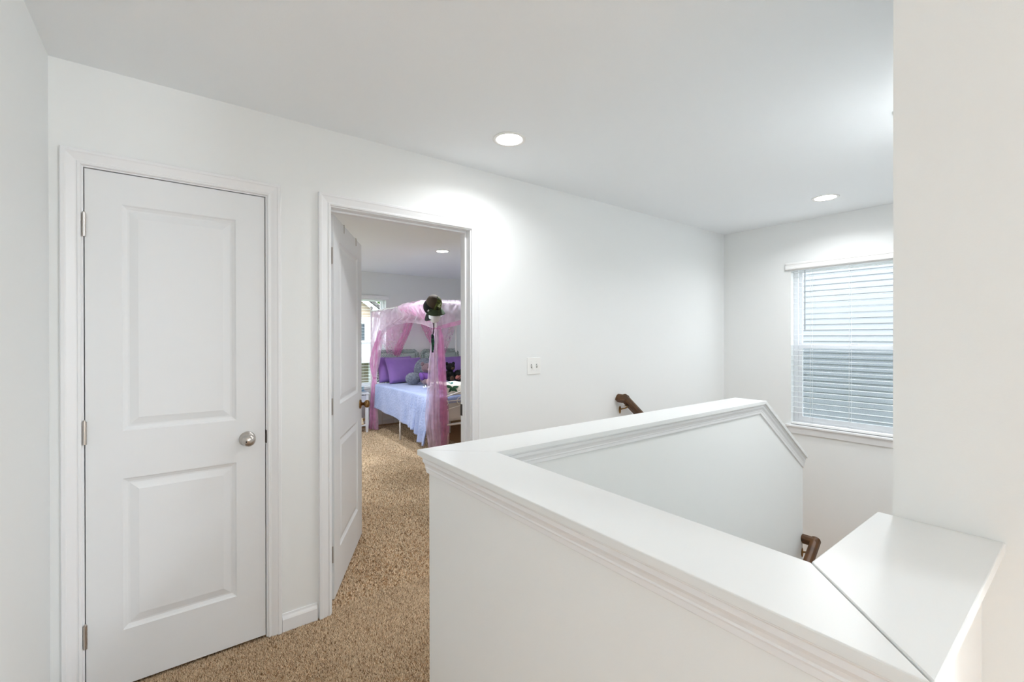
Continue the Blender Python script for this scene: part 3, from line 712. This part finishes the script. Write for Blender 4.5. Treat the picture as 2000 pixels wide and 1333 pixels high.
# plush toys
def bear(x, y, z, s, rz, fur, mz, shirt, lab, cat='teddy bear', bow=None):
    o = empty('plush_bear', (x, y, z), (0, 0, rz), **thing(lab, cat, 'plush toys on the bed')); o.scale = (s, s, s)
    def lump(d): return .05*mnoise.noise(d*7+Vector((x*31, y*17, 0)))
    def E_(nm, c, r, mt, par=o, M=None): return MB().ell(c, r, 18, 12, M=M, disp=lump).build(nm, mt, par, smooth=True)
    E_('body', (0, .02, .085), (.085, .075, .095), fur)
    if shirt is not None: E_('shirt', (0, .015, .100), (.092, .082, .078), shirt)
    h_ = E_('head', (0, -.005, .225), (.078, .072, .070), fur)
    E_('muzzle', (0, -.070, .208), (.034, .028, .026), mz, h_)
    E_('nose', (0, -.097, .217), (.010, .007, .007), DARKM, h_)
    for q in (-1, 1):
        E_('ear', (q*.066, .004, .282), (.030, .016, .030), fur, h_); E_('eye', (q*.027, -.068, .240), (.007, .005, .007), DARKM, h_)
        E_('arm', (q*.098, -.025, .120), (.032, .040, .056), fur if shirt is None else shirt, M=Matrix.Rotation(q*.5, 3, 'Y'))
        l_ = E_('leg', (q*.066, -.085, .040), (.040, .075, .038), fur)
        E_('foot', (q*.070, -.150, .048), (.040, .026, .046), mz, l_)
    if bow is not None: E_('bow', (0, -.062, .165), (.055, .025, .034), bow)
    return o
MAUVE = mat('mauve_fur', (124, 98, 104), .95, col2=(98, 76, 82), vscale=60, bump=1, bscale=90, sheen=.4)
MUZ = mat('pale_fur', (170, 140, 138), .95, bump=1, bscale=90)
SHIRT = mat('violet_knit', (122, 80, 154), .9, bump=.5, bscale=60)
BLK = mat('black_fur', (12, 10, 11), .95, bump=1, bscale=80); BRN = mat('brown_fur', (84, 62, 48), .95, bump=1, bscale=80)
ORNG = mat('salmon_print', (214, 128, 112), .9, col2=(60, 40, 40), vscale=40)
bear(2.985, 6.03, .710, 1.05, .15, MAUVE, MUZ, SHIRT, 'mauve teddy bear in a violet sweater beside the bed post')
bear(3.52, 6.28, .710, .95, .1, BLK, BRN, None, 'black teddy bear sitting at the right against the purple pillow')
bear(3.53, 6.02, .710, .62, .6, BLK, BRN, ORNG, 'small black plush dog with a salmon print bow before the black bear', 'plush toy', ORNG)
# white spotted cloth toy lying on the quilt
WHT = mat('white_plush', (240, 240, 242), .9, bump=.6, bscale=70)
sp = empty('plush_puppy', (2.84, 5.55, .702), (0, 0, -.35), **thing('flat white plush with two dark spots lying on the quilt', 'plush toy'))
MB().ell((0, 0, .018), (.10, .032, .016), 18, 10).build('body', WHT, sp, smooth=True)
MB().ell((-.10, .01, .020), (.034, .030, .022), 16, 10).build('head', WHT, sp, smooth=True)
for q in (0, .045): MB().ell((-.118+q*.8, -.020+q*.1, .036), (.009, .009, .007), 10, 6).build('spot', BLK, sp, smooth=True)
for q in (-1, 1): MB().ell((.10, q*.03, .012), (.035, .014, .012), 12, 8).build('paw', WHT, sp, smooth=True)

# sheer pink canopy drapes
TULLE = mat_sheer('pink_tulle', (244, 186, 222), .36)
TULLE2 = mat_sheer('pale_tulle', (244, 226, 240), .38)
PINK = mat_sheer('bright_pink_tulle', (238, 150, 202), .46)
def loft(sections, nu, nv, amp, freq, ph=0., out=None):
    """sections: list of control polylines; amp per section; fold displacement along local normal"""
    S = [spl(s_, nu) for s_ in sections]; rows_ = []
    ks = len(S)-1
    for j in range(nv):
        col_ = None
        t = ks*j/(nv-1); a = min(int(t), ks-1); f_ = t-a
        am = amp[a]*(1-f_)+amp[a+1]*f_
        row = []
        for i in range(nu):
            p0, p1, p2, p3 = S[max(a-1, 0)][i], S[a][i], S[a+1][i], S[min(a+2, ks)][i]
            row.append(.5*((2*p1)+(p2-p0)*f_+(2*p0-5*p1+4*p2-p3)*f_**2+(3*p1-p0-3*p2+p3)*f_**3))
        rr = []
        for i, p in enumerate(row):
            tg = (row[min(i+1, nu-1)]-row[max(i-1, 0)])
            n = tg.cross(Vector((0, 0, 1)) if abs(tg.normalized().z) < .9 else Vector((0, 1, 0)))
            n = n.normalized() if n.length > 1e-6 else Vector((0, 1, 0))
            u = i/(nu-1)
            rr.append(p+n*am*(math.sin(u*freq*2*PI+ph+.8*math.sin(t*2.1+u*5))+.5*math.sin(u*freq*3.3*PI+1.7*t)))
        rows_.append(rr)
    return MB().grid(rows_)
dr = empty('canopy_drape', ((BX0+BX1)/2, BY0, ZR), **thing('sheer pink tulle drapes swagged and tied along the bed canopy', 'canopy drape'))
def drape(name, sections, nu, nv, amp, freq, material, ph=0.):
    o = loft(sections, nu, nv, amp, freq, ph).build(name, material, dr, smooth=True)
    o.data.transform(Matrix.Translation(-Vector(dr.location))); return o
X, Y0_, Y1_ = BX0, BY0, BY1
# side swag along the near canopy rail
drape('side_swag', [
    [(X+.02, Y0_+.02, ZR+.03), (X+.02, 5.4, ZR+.035), (X+.02, 6.0, ZR+.02), (X+.02, 6.60, ZR+.015)],
    [(X-.03, Y0_+.02, ZR-.10), (X-.045, 5.4, ZR-.06), (X-.045, 6.0, ZR-.07), (X-.035, 6.68, ZR-.10)],
    [(X-.03, Y0_+.01, 1.60), (X-.05, 5.4, ZR-.15), (X-.05, 6.0, ZR-.18), (X-.03, 6.74, 1.45)],
    [(X-.02, Y0_, 1.515), (X-.03, 5.45, 1.600), (X-.04, 6.1, 1.560), (X-.02, 6.50, 1.40), (X-.02, 6.76, 1.12)],
    [(X-.00, Y0_, 1.505), (X+.00, 5.45, 1.585), (X-.0, 6.1, 1.545), (X, 6.50, 1.38), (X, 6.78, 1.10)]],
    70, 26, [.012, .02, .02, .012, .006], 9, TULLE2)
drape('side_swag_inner', [
    [(X+.04, Y0_+.02, ZR+.03), (X+.05, 5.4, ZR+.06), (X+.05, 6.0, ZR+.02)],
    [(X-.05, Y0_+.02, ZR-.12), (X-.06, 5.3, ZR-.05), (X-.06, 5.7, ZR-.02)],
    [(X-.03, Y0_+.01, 1.56), (X-.05, 5.2, 1.66), (X-.06, 5.6, 1.72)]],
    50, 16, [.02, .025, .012], 6, TULLE, 1.)
# bunched ruffle on top of the rail
for k, (ya, yb) in enumerate(((4.9, 5.35), (5.3, 5.8))):
    drape('rail_ruffle', [[(X-.02, ya, ZR+.01), (X-.02, (ya+yb)/2, ZR+.045), (X-.02, yb, ZR+.01)], [(X-.07, ya+.02, ZR-.03), (X-.085, (ya+yb)/2, ZR-.02), (X-.07, yb, ZR-.04)],
          [(X-.03, ya+.04, ZR-.12), (X-.04, (ya+yb)/2, ZR-.13), (X-.03, yb-.03, ZR-.10)]], 40, 12, [.012, .02, .015], 4, TULLE2, k)
# foot swag
drape('foot_swag', [
    [(X, Y0_+.01, ZR+.02), (X+.45, Y0_+.01, ZR+.03), (X+1.0, Y0_+.01, ZR+.02), (BX1, Y0_+.01, ZR+.02)],
    [(X+.01, Y0_-.03, 1.66), (X+.4, Y0_-.04, ZR-.07), (X+1.0, Y0_-.04, ZR-.07), (BX1, Y0_-.03, 1.66)],
    [(X+.01, Y0_-.02, 1.52), (X+.30, Y0_-.03, 1.58), (X+.75, Y0_-.03, 1.68), (X+1.2, Y0_-.03, 1.58), (BX1, Y0_-.02, 1.5)]],
    80, 22, [.010, .02, .015], 8, TULLE2)
drape('foot_swag_edge', [
    [(X+.01, Y0_-.05, 1.53), (X+.28, Y0_-.085, 1.60), (X+.75, Y0_-.085, 1.71), (X+1.2, Y0_-.085, 1.6), (BX1, Y0_-.05, 1.52)],
    [(X+.01, Y0_-.05, 1.49), (X+.30, Y0_-.080, 1.55), (X+.75, Y0_-.080, 1.665), (X+1.2, Y0_-.080, 1.55), (BX1, Y0_-.05, 1.48)]],
    60, 8, [.008, .008], 10, PINK)
drape('foot_ruffle', [
    [(X+.06, Y0_-.02, ZR+.03), (X+.5, Y0_-.02, ZR+.045), (X+1.2, Y0_-.02, ZR+.035)],
    [(X+.06, Y0_-.045, ZR-.03), (X+.5, Y0_-.05, ZR-.02), (X+1.2, Y0_-.05, ZR-.03)]], 70, 6, [.012, .014], 16, TULLE2)
# foot corner hanging panel
DENSE = mat_sheer('dense_pale_tulle', (236, 214, 236), .60); DENSEP = mat_sheer('dense_pink_tulle', (232, 172, 214), .56)
def hang(name, cx, cy, levels, material, freq=5, nu=50, amp=.014, ph=0):
    secs = []; am = []
    for z, a, b_, dep in levels:
        secs.append([(cx-a, cy-dep*.4, z), (cx+(b_-a)*.3-a*.2, cy-dep, z), (cx+(b_-a)*.6, cy-dep*.8, z), (cx+b_, cy-dep*.2, z)]); am.append(amp*min(1, (a+b_)/.22))
    return drape(name, secs, nu, 34, am, freq, material, ph)
hang('foot_corner_panel', X-.01, Y0_-.03, [(1.50, .018, .018, .03), (1.38, .06, .02, .05), (1.10, .10, .03, .06), (.80, .125, .045, .07), (.45, .15, .06, .08), (.20, .12, .08, .07), (.03, .09, .08, .06)], DENSE)
hang('foot_corner_panel', X+.065, Y0_+.02, [(1.50, .012, .015, .05), (1.38, .02, .05, .06), (1.10, .03, .07, .07), (.80, .04, .09, .08), (.45, .06, .115, .09), (.20, .06, .12, .08), (.06, .06, .11, .07)], DENSEP, 4, ph=1)
hang('foot_corner_panel', X+.085, Y0_+.04, [(1.50, .012, .012, .03), (1.30, .015, .04, .04), (1.0, .03, .05, .05), (.70, .04, .07, .06), (.40, .05, .10, .06), (.28, .05, .11, .06)], PINK, 3, ph=2)
hang('foot_corner_panel', X-.03, Y0_-.01, [(1.49, .02, .01, .03), (1.30, .04, .02, .05), (.95, .05, .03, .06), (.60, .07, .06, .06), (.33, .09, .05, .07)], DENSE, 3, ph=.5)
MB().lathe([(.020, -.012), (.034, -.008), (.036, .008), (.020, .014)], 18, Matrix.Translation(Vector((X, Y0_-.012, 1.497))-Vector(dr.location))).build('tie_knot', PINK, dr, smooth=True)
MB().tube([Vector(p)-Vector(dr.location) for p in [(X-.01, Y0_-.05, 1.49), (X-.04, Y0_-.06, 1.46), (X-.075, Y0_-.06, 1.41)]], .004, 6).build('tie_ribbon', TULLE2, dr)
# head corner hanging panel
Yh = 6.80
def side_gather(name, x, dy, lev, material, freq, amp, ph=0):
    secs = [[(x-bo*.3, a+dy, z), (x-bo, a+(b_-a)*.33+dy, z), (x-bo, a+(b_-a)*.67+dy, z), (x-bo*.2, b_+dy, z)] for z, a, b_, bo in lev]
    return drape(name, secs, 50, 40, [amp*min(1, (b_-a)/.25) for z, a, b_, bo in lev], freq, material, ph)
LEV = [(1.79, 6.02, 6.90, .02), (1.58, 6.22, 6.90, .04), (1.41, 6.40, 6.90, .05), (1.24, 6.50, 6.89, .05), (1.0, 6.60, 6.87, .05), (.86, 6.66, 6.82, .04), (.78, 6.69, 6.76, .035), (.68, 6.67, 6.79, .04), (.45, 6.64, 6.82, .06), (.20, 6.61, 6.84, .07), (.01, 6.60, 6.86, .07)]
side_gather('head_corner_panel', X+.005, 0, LEV, TULLE2, 6, .016)
side_gather('head_corner_panel', X-.010, .01, [(1.50, 6.40, 6.46, .04), (1.36, 6.46, 6.58, .05), (1.20, 6.53, 6.76, .05)]+LEV[4:], DENSEP, 4, .016, 1.3)
side_gather('head_corner_panel', X+.020, .02, [(1.46, 6.42, 6.45, .04)]+[(z, a+.02, a+(b_-a)*.5, bo) for z, a, b_, bo in LEV[3:]], PINK, 3, .012, .4)
MB().lathe([(.018, -.01), (.030, -.006), (.030, .006), (.018, .01)], 16, Matrix.Translation(Vector((X-.02, 6.725, .78))-Vector(dr.location))).build('tie_knot', PINK, dr, smooth=True)
# window side veil and head curtains parted from the middle
xm = (BX0+BX1)/2
drape('head_veil', [[(X+.01, Y1_, ZR), (X+.35, Y1_, ZR), (xm, Y1_, ZR+.01)], [(X+.05, Y1_-.02, 1.5), (X+.30, Y1_-.03, 1.5), (xm-.12, Y1_-.02, 1.52)],
      [(X+.22, Y1_-.03, 1.2), (X+.36, Y1_-.05, 1.2), (xm-.28, Y1_-.04, 1.2)], [(X+.30, Y1_-.03, .9), (X+.38, Y1_-.05, .9), (xm-.34, Y1_-.04, .9)]], 60, 28, [.012, .018, .02, .01], 7, TULLE)
drape('head_veil', [[(xm-.22, Y1_-.02, ZR), (xm-.1, Y1_-.02, ZR), (xm+.02, Y1_-.02, ZR)], [(xm-.26, Y1_-.03, 1.5), (xm-.18, Y1_-.04, 1.5), (xm-.11, Y1_-.03, 1.52)],
      [(xm-.40, Y1_-.05, 1.2), (xm-.34, Y1_-.06, 1.2), (xm-.27, Y1_-.05, 1.2)], [(xm-.43, Y1_-.05, .95), (xm-.39, Y1_-.06, .95), (xm-.35, Y1_-.05, .95)]], 40, 24, [.012, .015, .015, .008], 4, PINK)
drape('head_veil', [[(xm-.02, Y1_, ZR), (xm+.3, Y1_, ZR), (BX1-.02, Y1_, ZR+.01)], [(xm+.12, Y1_-.02, 1.5), (xm+.35, Y1_-.03, 1.5), (BX1-.05, Y1_-.02, 1.52)],
      [(xm+.28, Y1_-.03, 1.2), (xm+.40, Y1_-.05, 1.2), (BX1-.2, Y1_-.04, 1.2)], [(xm+.34, Y1_-.03, .9), (xm+.40, Y1_-.05, .9), (BX1-.28, Y1_-.04, .9)]], 60, 28, [.012, .018, .02, .01], 7, TULLE)
drape('head_veil', [[(xm-.02, Y1_-.02, ZR), (xm+.06, Y1_-.02, ZR), (xm+.18, Y1_-.02, ZR)], [(xm+.11, Y1_-.03, 1.5), (xm+.17, Y1_-.04, 1.5), (xm+.25, Y1_-.03, 1.52)],
      [(xm+.28, Y1_-.05, 1.2), (xm+.33, Y1_-.06, 1.2), (xm+.40, Y1_-.05, 1.2)], [(xm+.34, Y1_-.05, .95), (xm+.38, Y1_-.06, .95), (xm+.42, Y1_-.05, .95)]], 40, 24, [.012, .015, .015, .008], 4, PINK)

# caps hung on the foot post
CB = mat('cap_black', (10, 11, 12), .85, bump=.3, bscale=90); CBR = mat('cap_brown', (62, 47, 33), .85, bump=.3, bscale=90)
CGR = mat('cap_olive', (56, 70, 44), .85, col2=(40, 54, 32), vscale=30, bump=.3, bscale=90); CWH = mat('cap_white', (236, 236, 242), .85, bump=.3, bscale=90)
CAMO = mat('cap_camo', (20, 24, 12), .85, col2=(92, 104, 48), vscale=24, bump=.3, bscale=90); EMB = mat('cap_emblem', (214, 220, 180), .7, col2=(130, 160, 96), vscale=60)
def cap(loc, rot, crown, panel, bill, lab, emblem=None, es=1.):
    o = empty('baseball_cap', loc, rot, **thing(lab, 'cap', 'caps hung on the bed post'))
    n, m_ = 36, 10; R_ = .088
    def prof(j): th = (PI/2)*j/m_; return math.sin(th), math.cos(th)
    def shell(a0, a1, off, nm, mt, j1=m_):
        P = []
        for j in range(0, j1+1):
            s_, c_ = prof(j); row = []
            for i in range(n+1):
                a = a0+(a1-a0)*i/n
                row.append(((R_+off)*s_*math.cos(a)*.94, (R_+off)*s_*math.sin(a)*1.08, (.105+off)*c_**.85+(-.012 if j == m_ else 0)))
            P.append(row)
        return MB().grid(P).build(nm, mt, o, smooth=True, solid=.002)
    shell(0, 2*PI, 0, 'crown', crown); fp = shell(-PI/2-.75, -PI/2+.75, .0018, 'front_panel', panel)
    P = []
    for j in range(9):
        k = j/8; row = []
        for i in range(25):
            a = -PI/2+(-1.12+2.24*i/24); r_ = R_*1.0+.072*k*math.cos((a+PI/2)*.8)**.5
            x_ = r_*math.cos(a)*(.94+.05*k); y_ = r_*math.sin(a)*1.10
            row.append((x_, y_, -.006-.012*k-3.2*x_*x_))
        P.append(row)
    MB().grid(P).build('bill', bill, o, smooth=True, solid=.004)
    MB().ell((0, 0, .106), (.008, .008, .005), 10, 6).build('button', crown, o, smooth=True)
    if emblem is not None:
        pts = [(-.030, -.004), (-.018, .018), (-.004, .012), (.006, .030), (.018, .020), (.030, .026), (.026, .004), (.034, -.012), (.012, -.010), (.004, -.022), (-.014, -.012)]
        vs = []
        for off in (.004, .007):
            for a, q in pts:
                a *= es; q *= es; z_ = .050+q; c_ = (z_/.105)**(1/.85); s_ = math.sqrt(max(0, 1-c_*c_)); an = -PI/2+a/.075
                vs.append(((R_+off)*s_*math.cos(an)*.94, (R_+off)*s_*math.sin(an)*1.08, z_))
        k = len(pts)
        MB().add(vs, [tuple(range(k)), tuple(range(k, 2*k))]+[(i, (i+1) % k, k+(i+1) % k, k+i) for i in range(k)]).build('emblem', emblem, fp)
    return o
cap((X-.040, Y0_-.070, 1.650), (2.70, .15, -.35), CWH, CWH, CWH, 'white baseball cap hung lowest on the bed post').scale = (.82, .82, .82)
cap((X-.055, Y0_-.010, 1.745), (.95, -.30, -.95), CB, CB, CB, 'black baseball cap hung at the left on the bed post', mat('cap_mark', (210, 214, 214), .8), .45)
cap((X-.078, Y0_-.120, 1.785), (.80, -.22, .28), CBR, CAMO, CGR, 'brown and camouflage baseball cap hung topmost on the bed post', EMB, 1.15)
# lanyard
LAN = mat('lanyard_print', (24, 36, 62), .7, col2=(40, 120, 84), vscale=34); LAN2 = mat('lanyard_black', (26, 24, 30), .7)
la = empty('lanyard', (X-.085, Y0_-.075, 1.5), **thing('navy and green printed lanyard strap hanging from the bed post', 'lanyard'))
def strip(pts, w_, nm, mt):
    P = [[Vector(p)-Vector((w_/2, 0, 0)), Vector(p)+Vector((w_/2, 0, 0))] for p in pts]
    MB().grid(P).build(nm, mt, la, solid=.002)
strip([(.03, .0, .07), (.028, -.005, .0), (.015, -.012, -.06), (.005, -.02, -.10)], .012, 'neck_strap', LAN2)
strip([(.0, -.02, -.07), (-.004, -.024, -.15), (.004, -.02, -.22), (.004, -.022, -.28)], .024, 'printed_strap', LAN)
strip([(.012, -.022, -.08), (.016, -.026, -.16), (.010, -.024, -.25)], .018, 'printed_strap', LAN)

# nightstand
NS = mat('nightstand_white', (226, 228, 234), .45); NG = mat('nightstand_grey', (196, 200, 212), .5)
nsd = empty('nightstand', (2.085, 6.77, 0), **thing('white nightstand with a drawer and low shelf beside the canopy bed', 'nightstand'))
MB().box(-.235, .235, -.225, .225, .560, .580).build('top', NS, nsd, bevel=.003)
for qx in (-1, 1):
    for qy in (-1, 1):
        x_, y_ = qx*.205, qy*.195
        MB().add([(x_-.012, y_-.012, 0), (x_+.012, y_-.012, 0), (x_+.012, y_+.012, 0), (x_-.012, y_+.012, 0), (x_-.018, y_-.018, .10), (x_+.018, y_-.018, .10), (x_+.018, y_+.018, .10), (x_-.018, y_+.018, .10),
                  (x_-.018, y_-.018, .56), (x_+.018, y_-.018, .56), (x_+.018, y_+.018, .56), (x_-.018, y_+.018, .56)],
                 [(3, 2, 1, 0), (8, 9, 10, 11)]+[(a+i, a+(i+1) % 4, a+4+(i+1) % 4, a+4+i) for a in (0, 4) for i in range(4)]).build('leg', NS, nsd)
dw = MB().box(-.184, .184, -.215, .19, .400, .545).build('drawer', NG, nsd, bevel=.002)
MB().lathe([(.006, 0), (.006, .012), (.014, .018), (.012, .026), (0, .028)], 16, Matrix.Translation((0, -.215, .47)) @ Matrix.Rotation(PI/2, 4, 'X')).build('drawer_knob', NICKEL, dw, smooth=True)
MB().box(-.187, .187, -.18, .18, .388, .400).build('divider', NS, nsd); MB().box(-.187, .187, .170, .190, .10, .388).build('back_panel', NG, nsd)
MB().box(-.19, .19, -.19, .19, .095, .115).build('shelf', NS, nsd, bevel=.002)
BLUE = mat('book_blue', (70, 104, 150), .6); PAPER = mat('paper', (226, 224, 214), .9); TEAL = mat_glass('clear_teal', (.72, .86, .90), .12)
bk = empty('book', (2.19, 6.68, .580), (0, 0, .15), **thing('blue book lying on the white nightstand', 'book'))
MB().box(-.10, .10, -.08, .08, 0, .003).build('cover', BLUE, bk); MB().box(-.11, .11, -.08, .08, .018, .021).build('cover', BLUE, bk); MB().box(-.107, .107, -.077, .077, .003, .018).build('pages', PAPER, bk)
bx = empty('trinket_box', (2.215, 6.70, .6015), (0, 0, .15), **thing('clear pale blue trinket box on top of the blue book', 'box'))
MB().box(-.06, .06, -.045, .045, 0, .055).build('body', TEAL, bx, bevel=.004); MB().box(-.064, .064, -.049, .049, .0555, .068).build('lid', mat('lid_pale', (206, 222, 230), .4), bx, bevel=.004)
MB().box(-.02, .03, -.052, -.047, .040, .052).build('clasp', DARKM, bx)
GOLD = mat('figurine_gold', (186, 146, 86), .4, metal=.6); IVO = mat('figurine_ivory', (232, 216, 186), .5)
fg = empty('figurine', (2.235, 6.625, .1155), **thing('small gold and ivory figurine on the low nightstand shelf', 'figurine'))
MB().lathe([(.028, 0), (.030, .008), (.026, .012), (.022, .03), (.016, .055), (.010, .068)], 18).build('robe', IVO, fg, smooth=True)
MB().ell((0, 0, .080), (.012, .012, .015), 14, 10).build('head', IVO, fg, smooth=True)
MB().lathe([(.034, -.0), (.034, .006), (.030, .010)], 18).build('base', GOLD, fg)
for q in (-1, 1):
    MB().add([(q*.008, .008, .058), (q*.040, .014, .095), (q*.046, .014, .060), (q*.030, .012, .030), (q*.008, .012, .058), (q*.040, .018, .095), (q*.046, .018, .060), (q*.030, .016, .030)],
             [(0, 1, 2, 3), (7, 6, 5, 4)]+[(i, (i+1) % 4, 4+(i+1) % 4, 4+i) for i in range(4)]).build('wing', GOLD, fg)

# ================================================================== outdoors
GRASS = mat('grass', (104, 122, 74), .95, col2=(84, 104, 60), vscale=.8)
MB().box(-60, 60, -60, 60, -3.2, -3.1).build('ground', GRASS, **structure('lawn between the neighbouring houses', 'ground'))
SID = mat('siding_pale', (140, 143, 148), .7, bump=.1, bscale=8); SIDB = mat('siding_beige', (166, 150, 132), .75)
HTR = mat('house_trim', (226, 228, 230), .6); HGL = mat('house_glass', (58, 68, 74), .15); ROOF = mat('roof_shingle', (92, 88, 86), .9, col2=(70, 68, 68), vscale=14)
def lap(nm, root, n, z0, ex_, fn, x0, x1, mt):
    """n lap boards from z0 up; fn(u, out, z)"""
    base = None
    for k in range(n):
        if base is None:
            pr = [(-.002, 0), (.018, 0), (.018, .010), (.011, ex_*.55), (.006, ex_*.62), (.004, ex_+.002), (-.002, ex_+.002)]
            q = len(pr)
            base = MB().add([fn(x0, a, b_) for a, b_ in pr]+[fn(x1, a, b_) for a, b_ in pr], [tuple(range(q)), tuple(range(q, 2*q))]+[(i, (i+1) % q, q+(i+1) % q, q+i) for i in range(q)]).build(nm, mt, root)
            base.location.z = z0
        else:
            c = base.copy(); COL.objects.link(c); c.parent = root; c.location.z = z0+k*ex_
XN = 9.30
nh = empty('neighbor_house', (XN, 2, -3.1), **thing('pale sided neighbouring house wall close outside the stairwell window', 'house'))
MB().box(0, 7, -8, 8, 0, 8.0).build('wall', SID, nh)
lap('siding_board', nh, 78, .05, .1016, lambda u, o_, z: (-o_, u, z), -8, 8, SID)
MB().box(-.45, 7.4, -8.3, 8.3, 8.0, 8.2).build('eave', HTR, nh)
# beige house across the lawn from the bedroom window
YN = 20.0
gh = empty('gable_house', (0, YN, -3.1), **thing('beige gabled house with white trim outside the bedroom window', 'house'))
zo = 3.1
ridge, zri = 4.4, 4.75; ev, zev = 8.9, 1.45
slope = (zri-zev)/(ev-ridge)
MB().prism_y([(-.4, 0), (8.5, 0), (8.5, zev+zo+.25), (ridge, zri+zo-.05), (.3, zev+zo+.25), (-.4, zev+zo)], 0, 9).build('wall', SIDB, gh)
lapn = 0
for k in range(34):
    z = 2.32+k*.1; hw_ = (zri-z)/slope
    if z > zri-.2: break
    MB().box(ridge-hw_+.05, min(ridge+hw_-.05, 8.5), -.016-.006*(k % 2), 0, z+zo, z+zo+.094).build('siding_board', SIDB, gh)
for sgn in (-1, 1):
    MB().prism_y([(ridge, zri+zo+.12), (ridge+sgn*(ev-ridge), zev+zo+.12), (ridge+sgn*(ev-ridge), zev+zo-.10), (ridge, zri+zo-.12)], -.30, -.22).build('rake_trim', HTR, gh)
    MB().prism_y([(ridge, zri+zo+.30), (ridge+sgn*(ev-ridge+.1), zev+zo+.28), (ridge+sgn*(ev-ridge+.1), zev+zo+.12), (ridge, zri+zo+.12)], -.34, 9.2).build('roof', ROOF, gh)
MB().box(-.4, 8.6, -.10, 0, 2.14+zo, 2.30+zo).build('belt_trim', HTR, gh)
MB().box(-.4, 8.5, -.03, 0, .62+zo, 2.14+zo).build('white_panel', HTR, gh)
for x0 in (5.45, 2.2):
    wn = MB().holed([x0-.1, x0+1.5], [1.16+zo, 2.12+zo], [(x0, x0+1.4, 1.26+zo, 2.02+zo)], up, -.09, -.03).build('window', HTR, gh)
    MB().box(x0, x0+1.4, -.05, -.04, 1.26+zo, 2.02+zo).build('pane', HGL, wn)
    MB().box(x0+.68, x0+.72, -.07, -.05, 1.26+zo, 2.02+zo).build('muntin', HTR, wn)
MB().box(-.4, 8.6, -1.5, 0, .35+zo, .62+zo).build('porch_beam', HTR, gh)
for x0 in (1.0, 3.0, 5.0, 6.75, 8.3): MB().box(x0-.13, x0+.13, -1.45, -1.19, 0, .35+zo).build('porch_column', HTR, gh)
for x0 in (5.4, 7.2):
    wn = MB().holed([x0-.1, x0+1.1], [-1.7+zo, .20+zo], [(x0, x0+1.0, -1.6+zo, .10+zo)], up, -.09, 0).build('window', HTR, gh)
    MB().box(x0, x0+1., -.05, -.04, -1.6+zo, .10+zo).build('pane', HGL, wn)
    for q in (-.75, -.2): MB().box(x0, x0+1., -.07, -.05, q+zo-.02, q+zo+.02).build('muntin', HTR, wn)
MB().box(-14, 14, -40, -5.2, -3.1, -3.06).build('bounce_ground', mat('pale_bounce', (205, 202, 196), .9, bump=.2, bscale=20), **structure('added pale slab behind the house that bounces daylight indoors', 'bounce_ground'))  # unseen pale slab added to bounce daylight onto the ceiling
# shrub by the porch and a tree at the side
SHR = mat('shrub_leaf', (92, 128, 70), .9, col2=(120, 150, 92), vscale=9)
def shrub(x, y, z, r, lab, nm):
    n = 900; b_ = MB()
    for k in range(n):
        d = Vector((random.gauss(0, 1), random.gauss(0, 1), random.gauss(0, 1))).normalized(); rr = r*(.72+.3*random.random())*(1+.2*mnoise.noise(d*3))
        c = d*rr; c.z = max(c.z, -z+.02) if False else c.z
        a = Vector((random.gauss(0, 1), random.gauss(0, 1), random.gauss(0, 1))).normalized(); b2 = d.cross(a).normalized(); L_ = r*.12
        b_.add([c-a*L_, c+b2*L_*.5, c+a*L_, c-b2*L_*.5], [(0, 1, 2, 3)])
    o = empty(nm, (x, y, -3.1), **thing(lab, 'plant'))
    q = b_.build('foliage', SHR, o); q.location.z = z+3.1; q['kind'] = 'stuff'
    MB().tube([(0, 0, 0), (0, 0, z+3.1)], .05*r+.02, 8).build('stem', mat('bark', (96, 78, 60), .9) if 'bark' not in bpy.data.materials else bpy.data.materials['bark'], o)
shrub(5.2, 15.2, -1.9, .9, 'green shrub growing before the porch of the beige house', 'shrub')
shrub(12.4, 27.0, 2.6, 2.6, 'pale green tree beside the gabled beige house', 'tree')
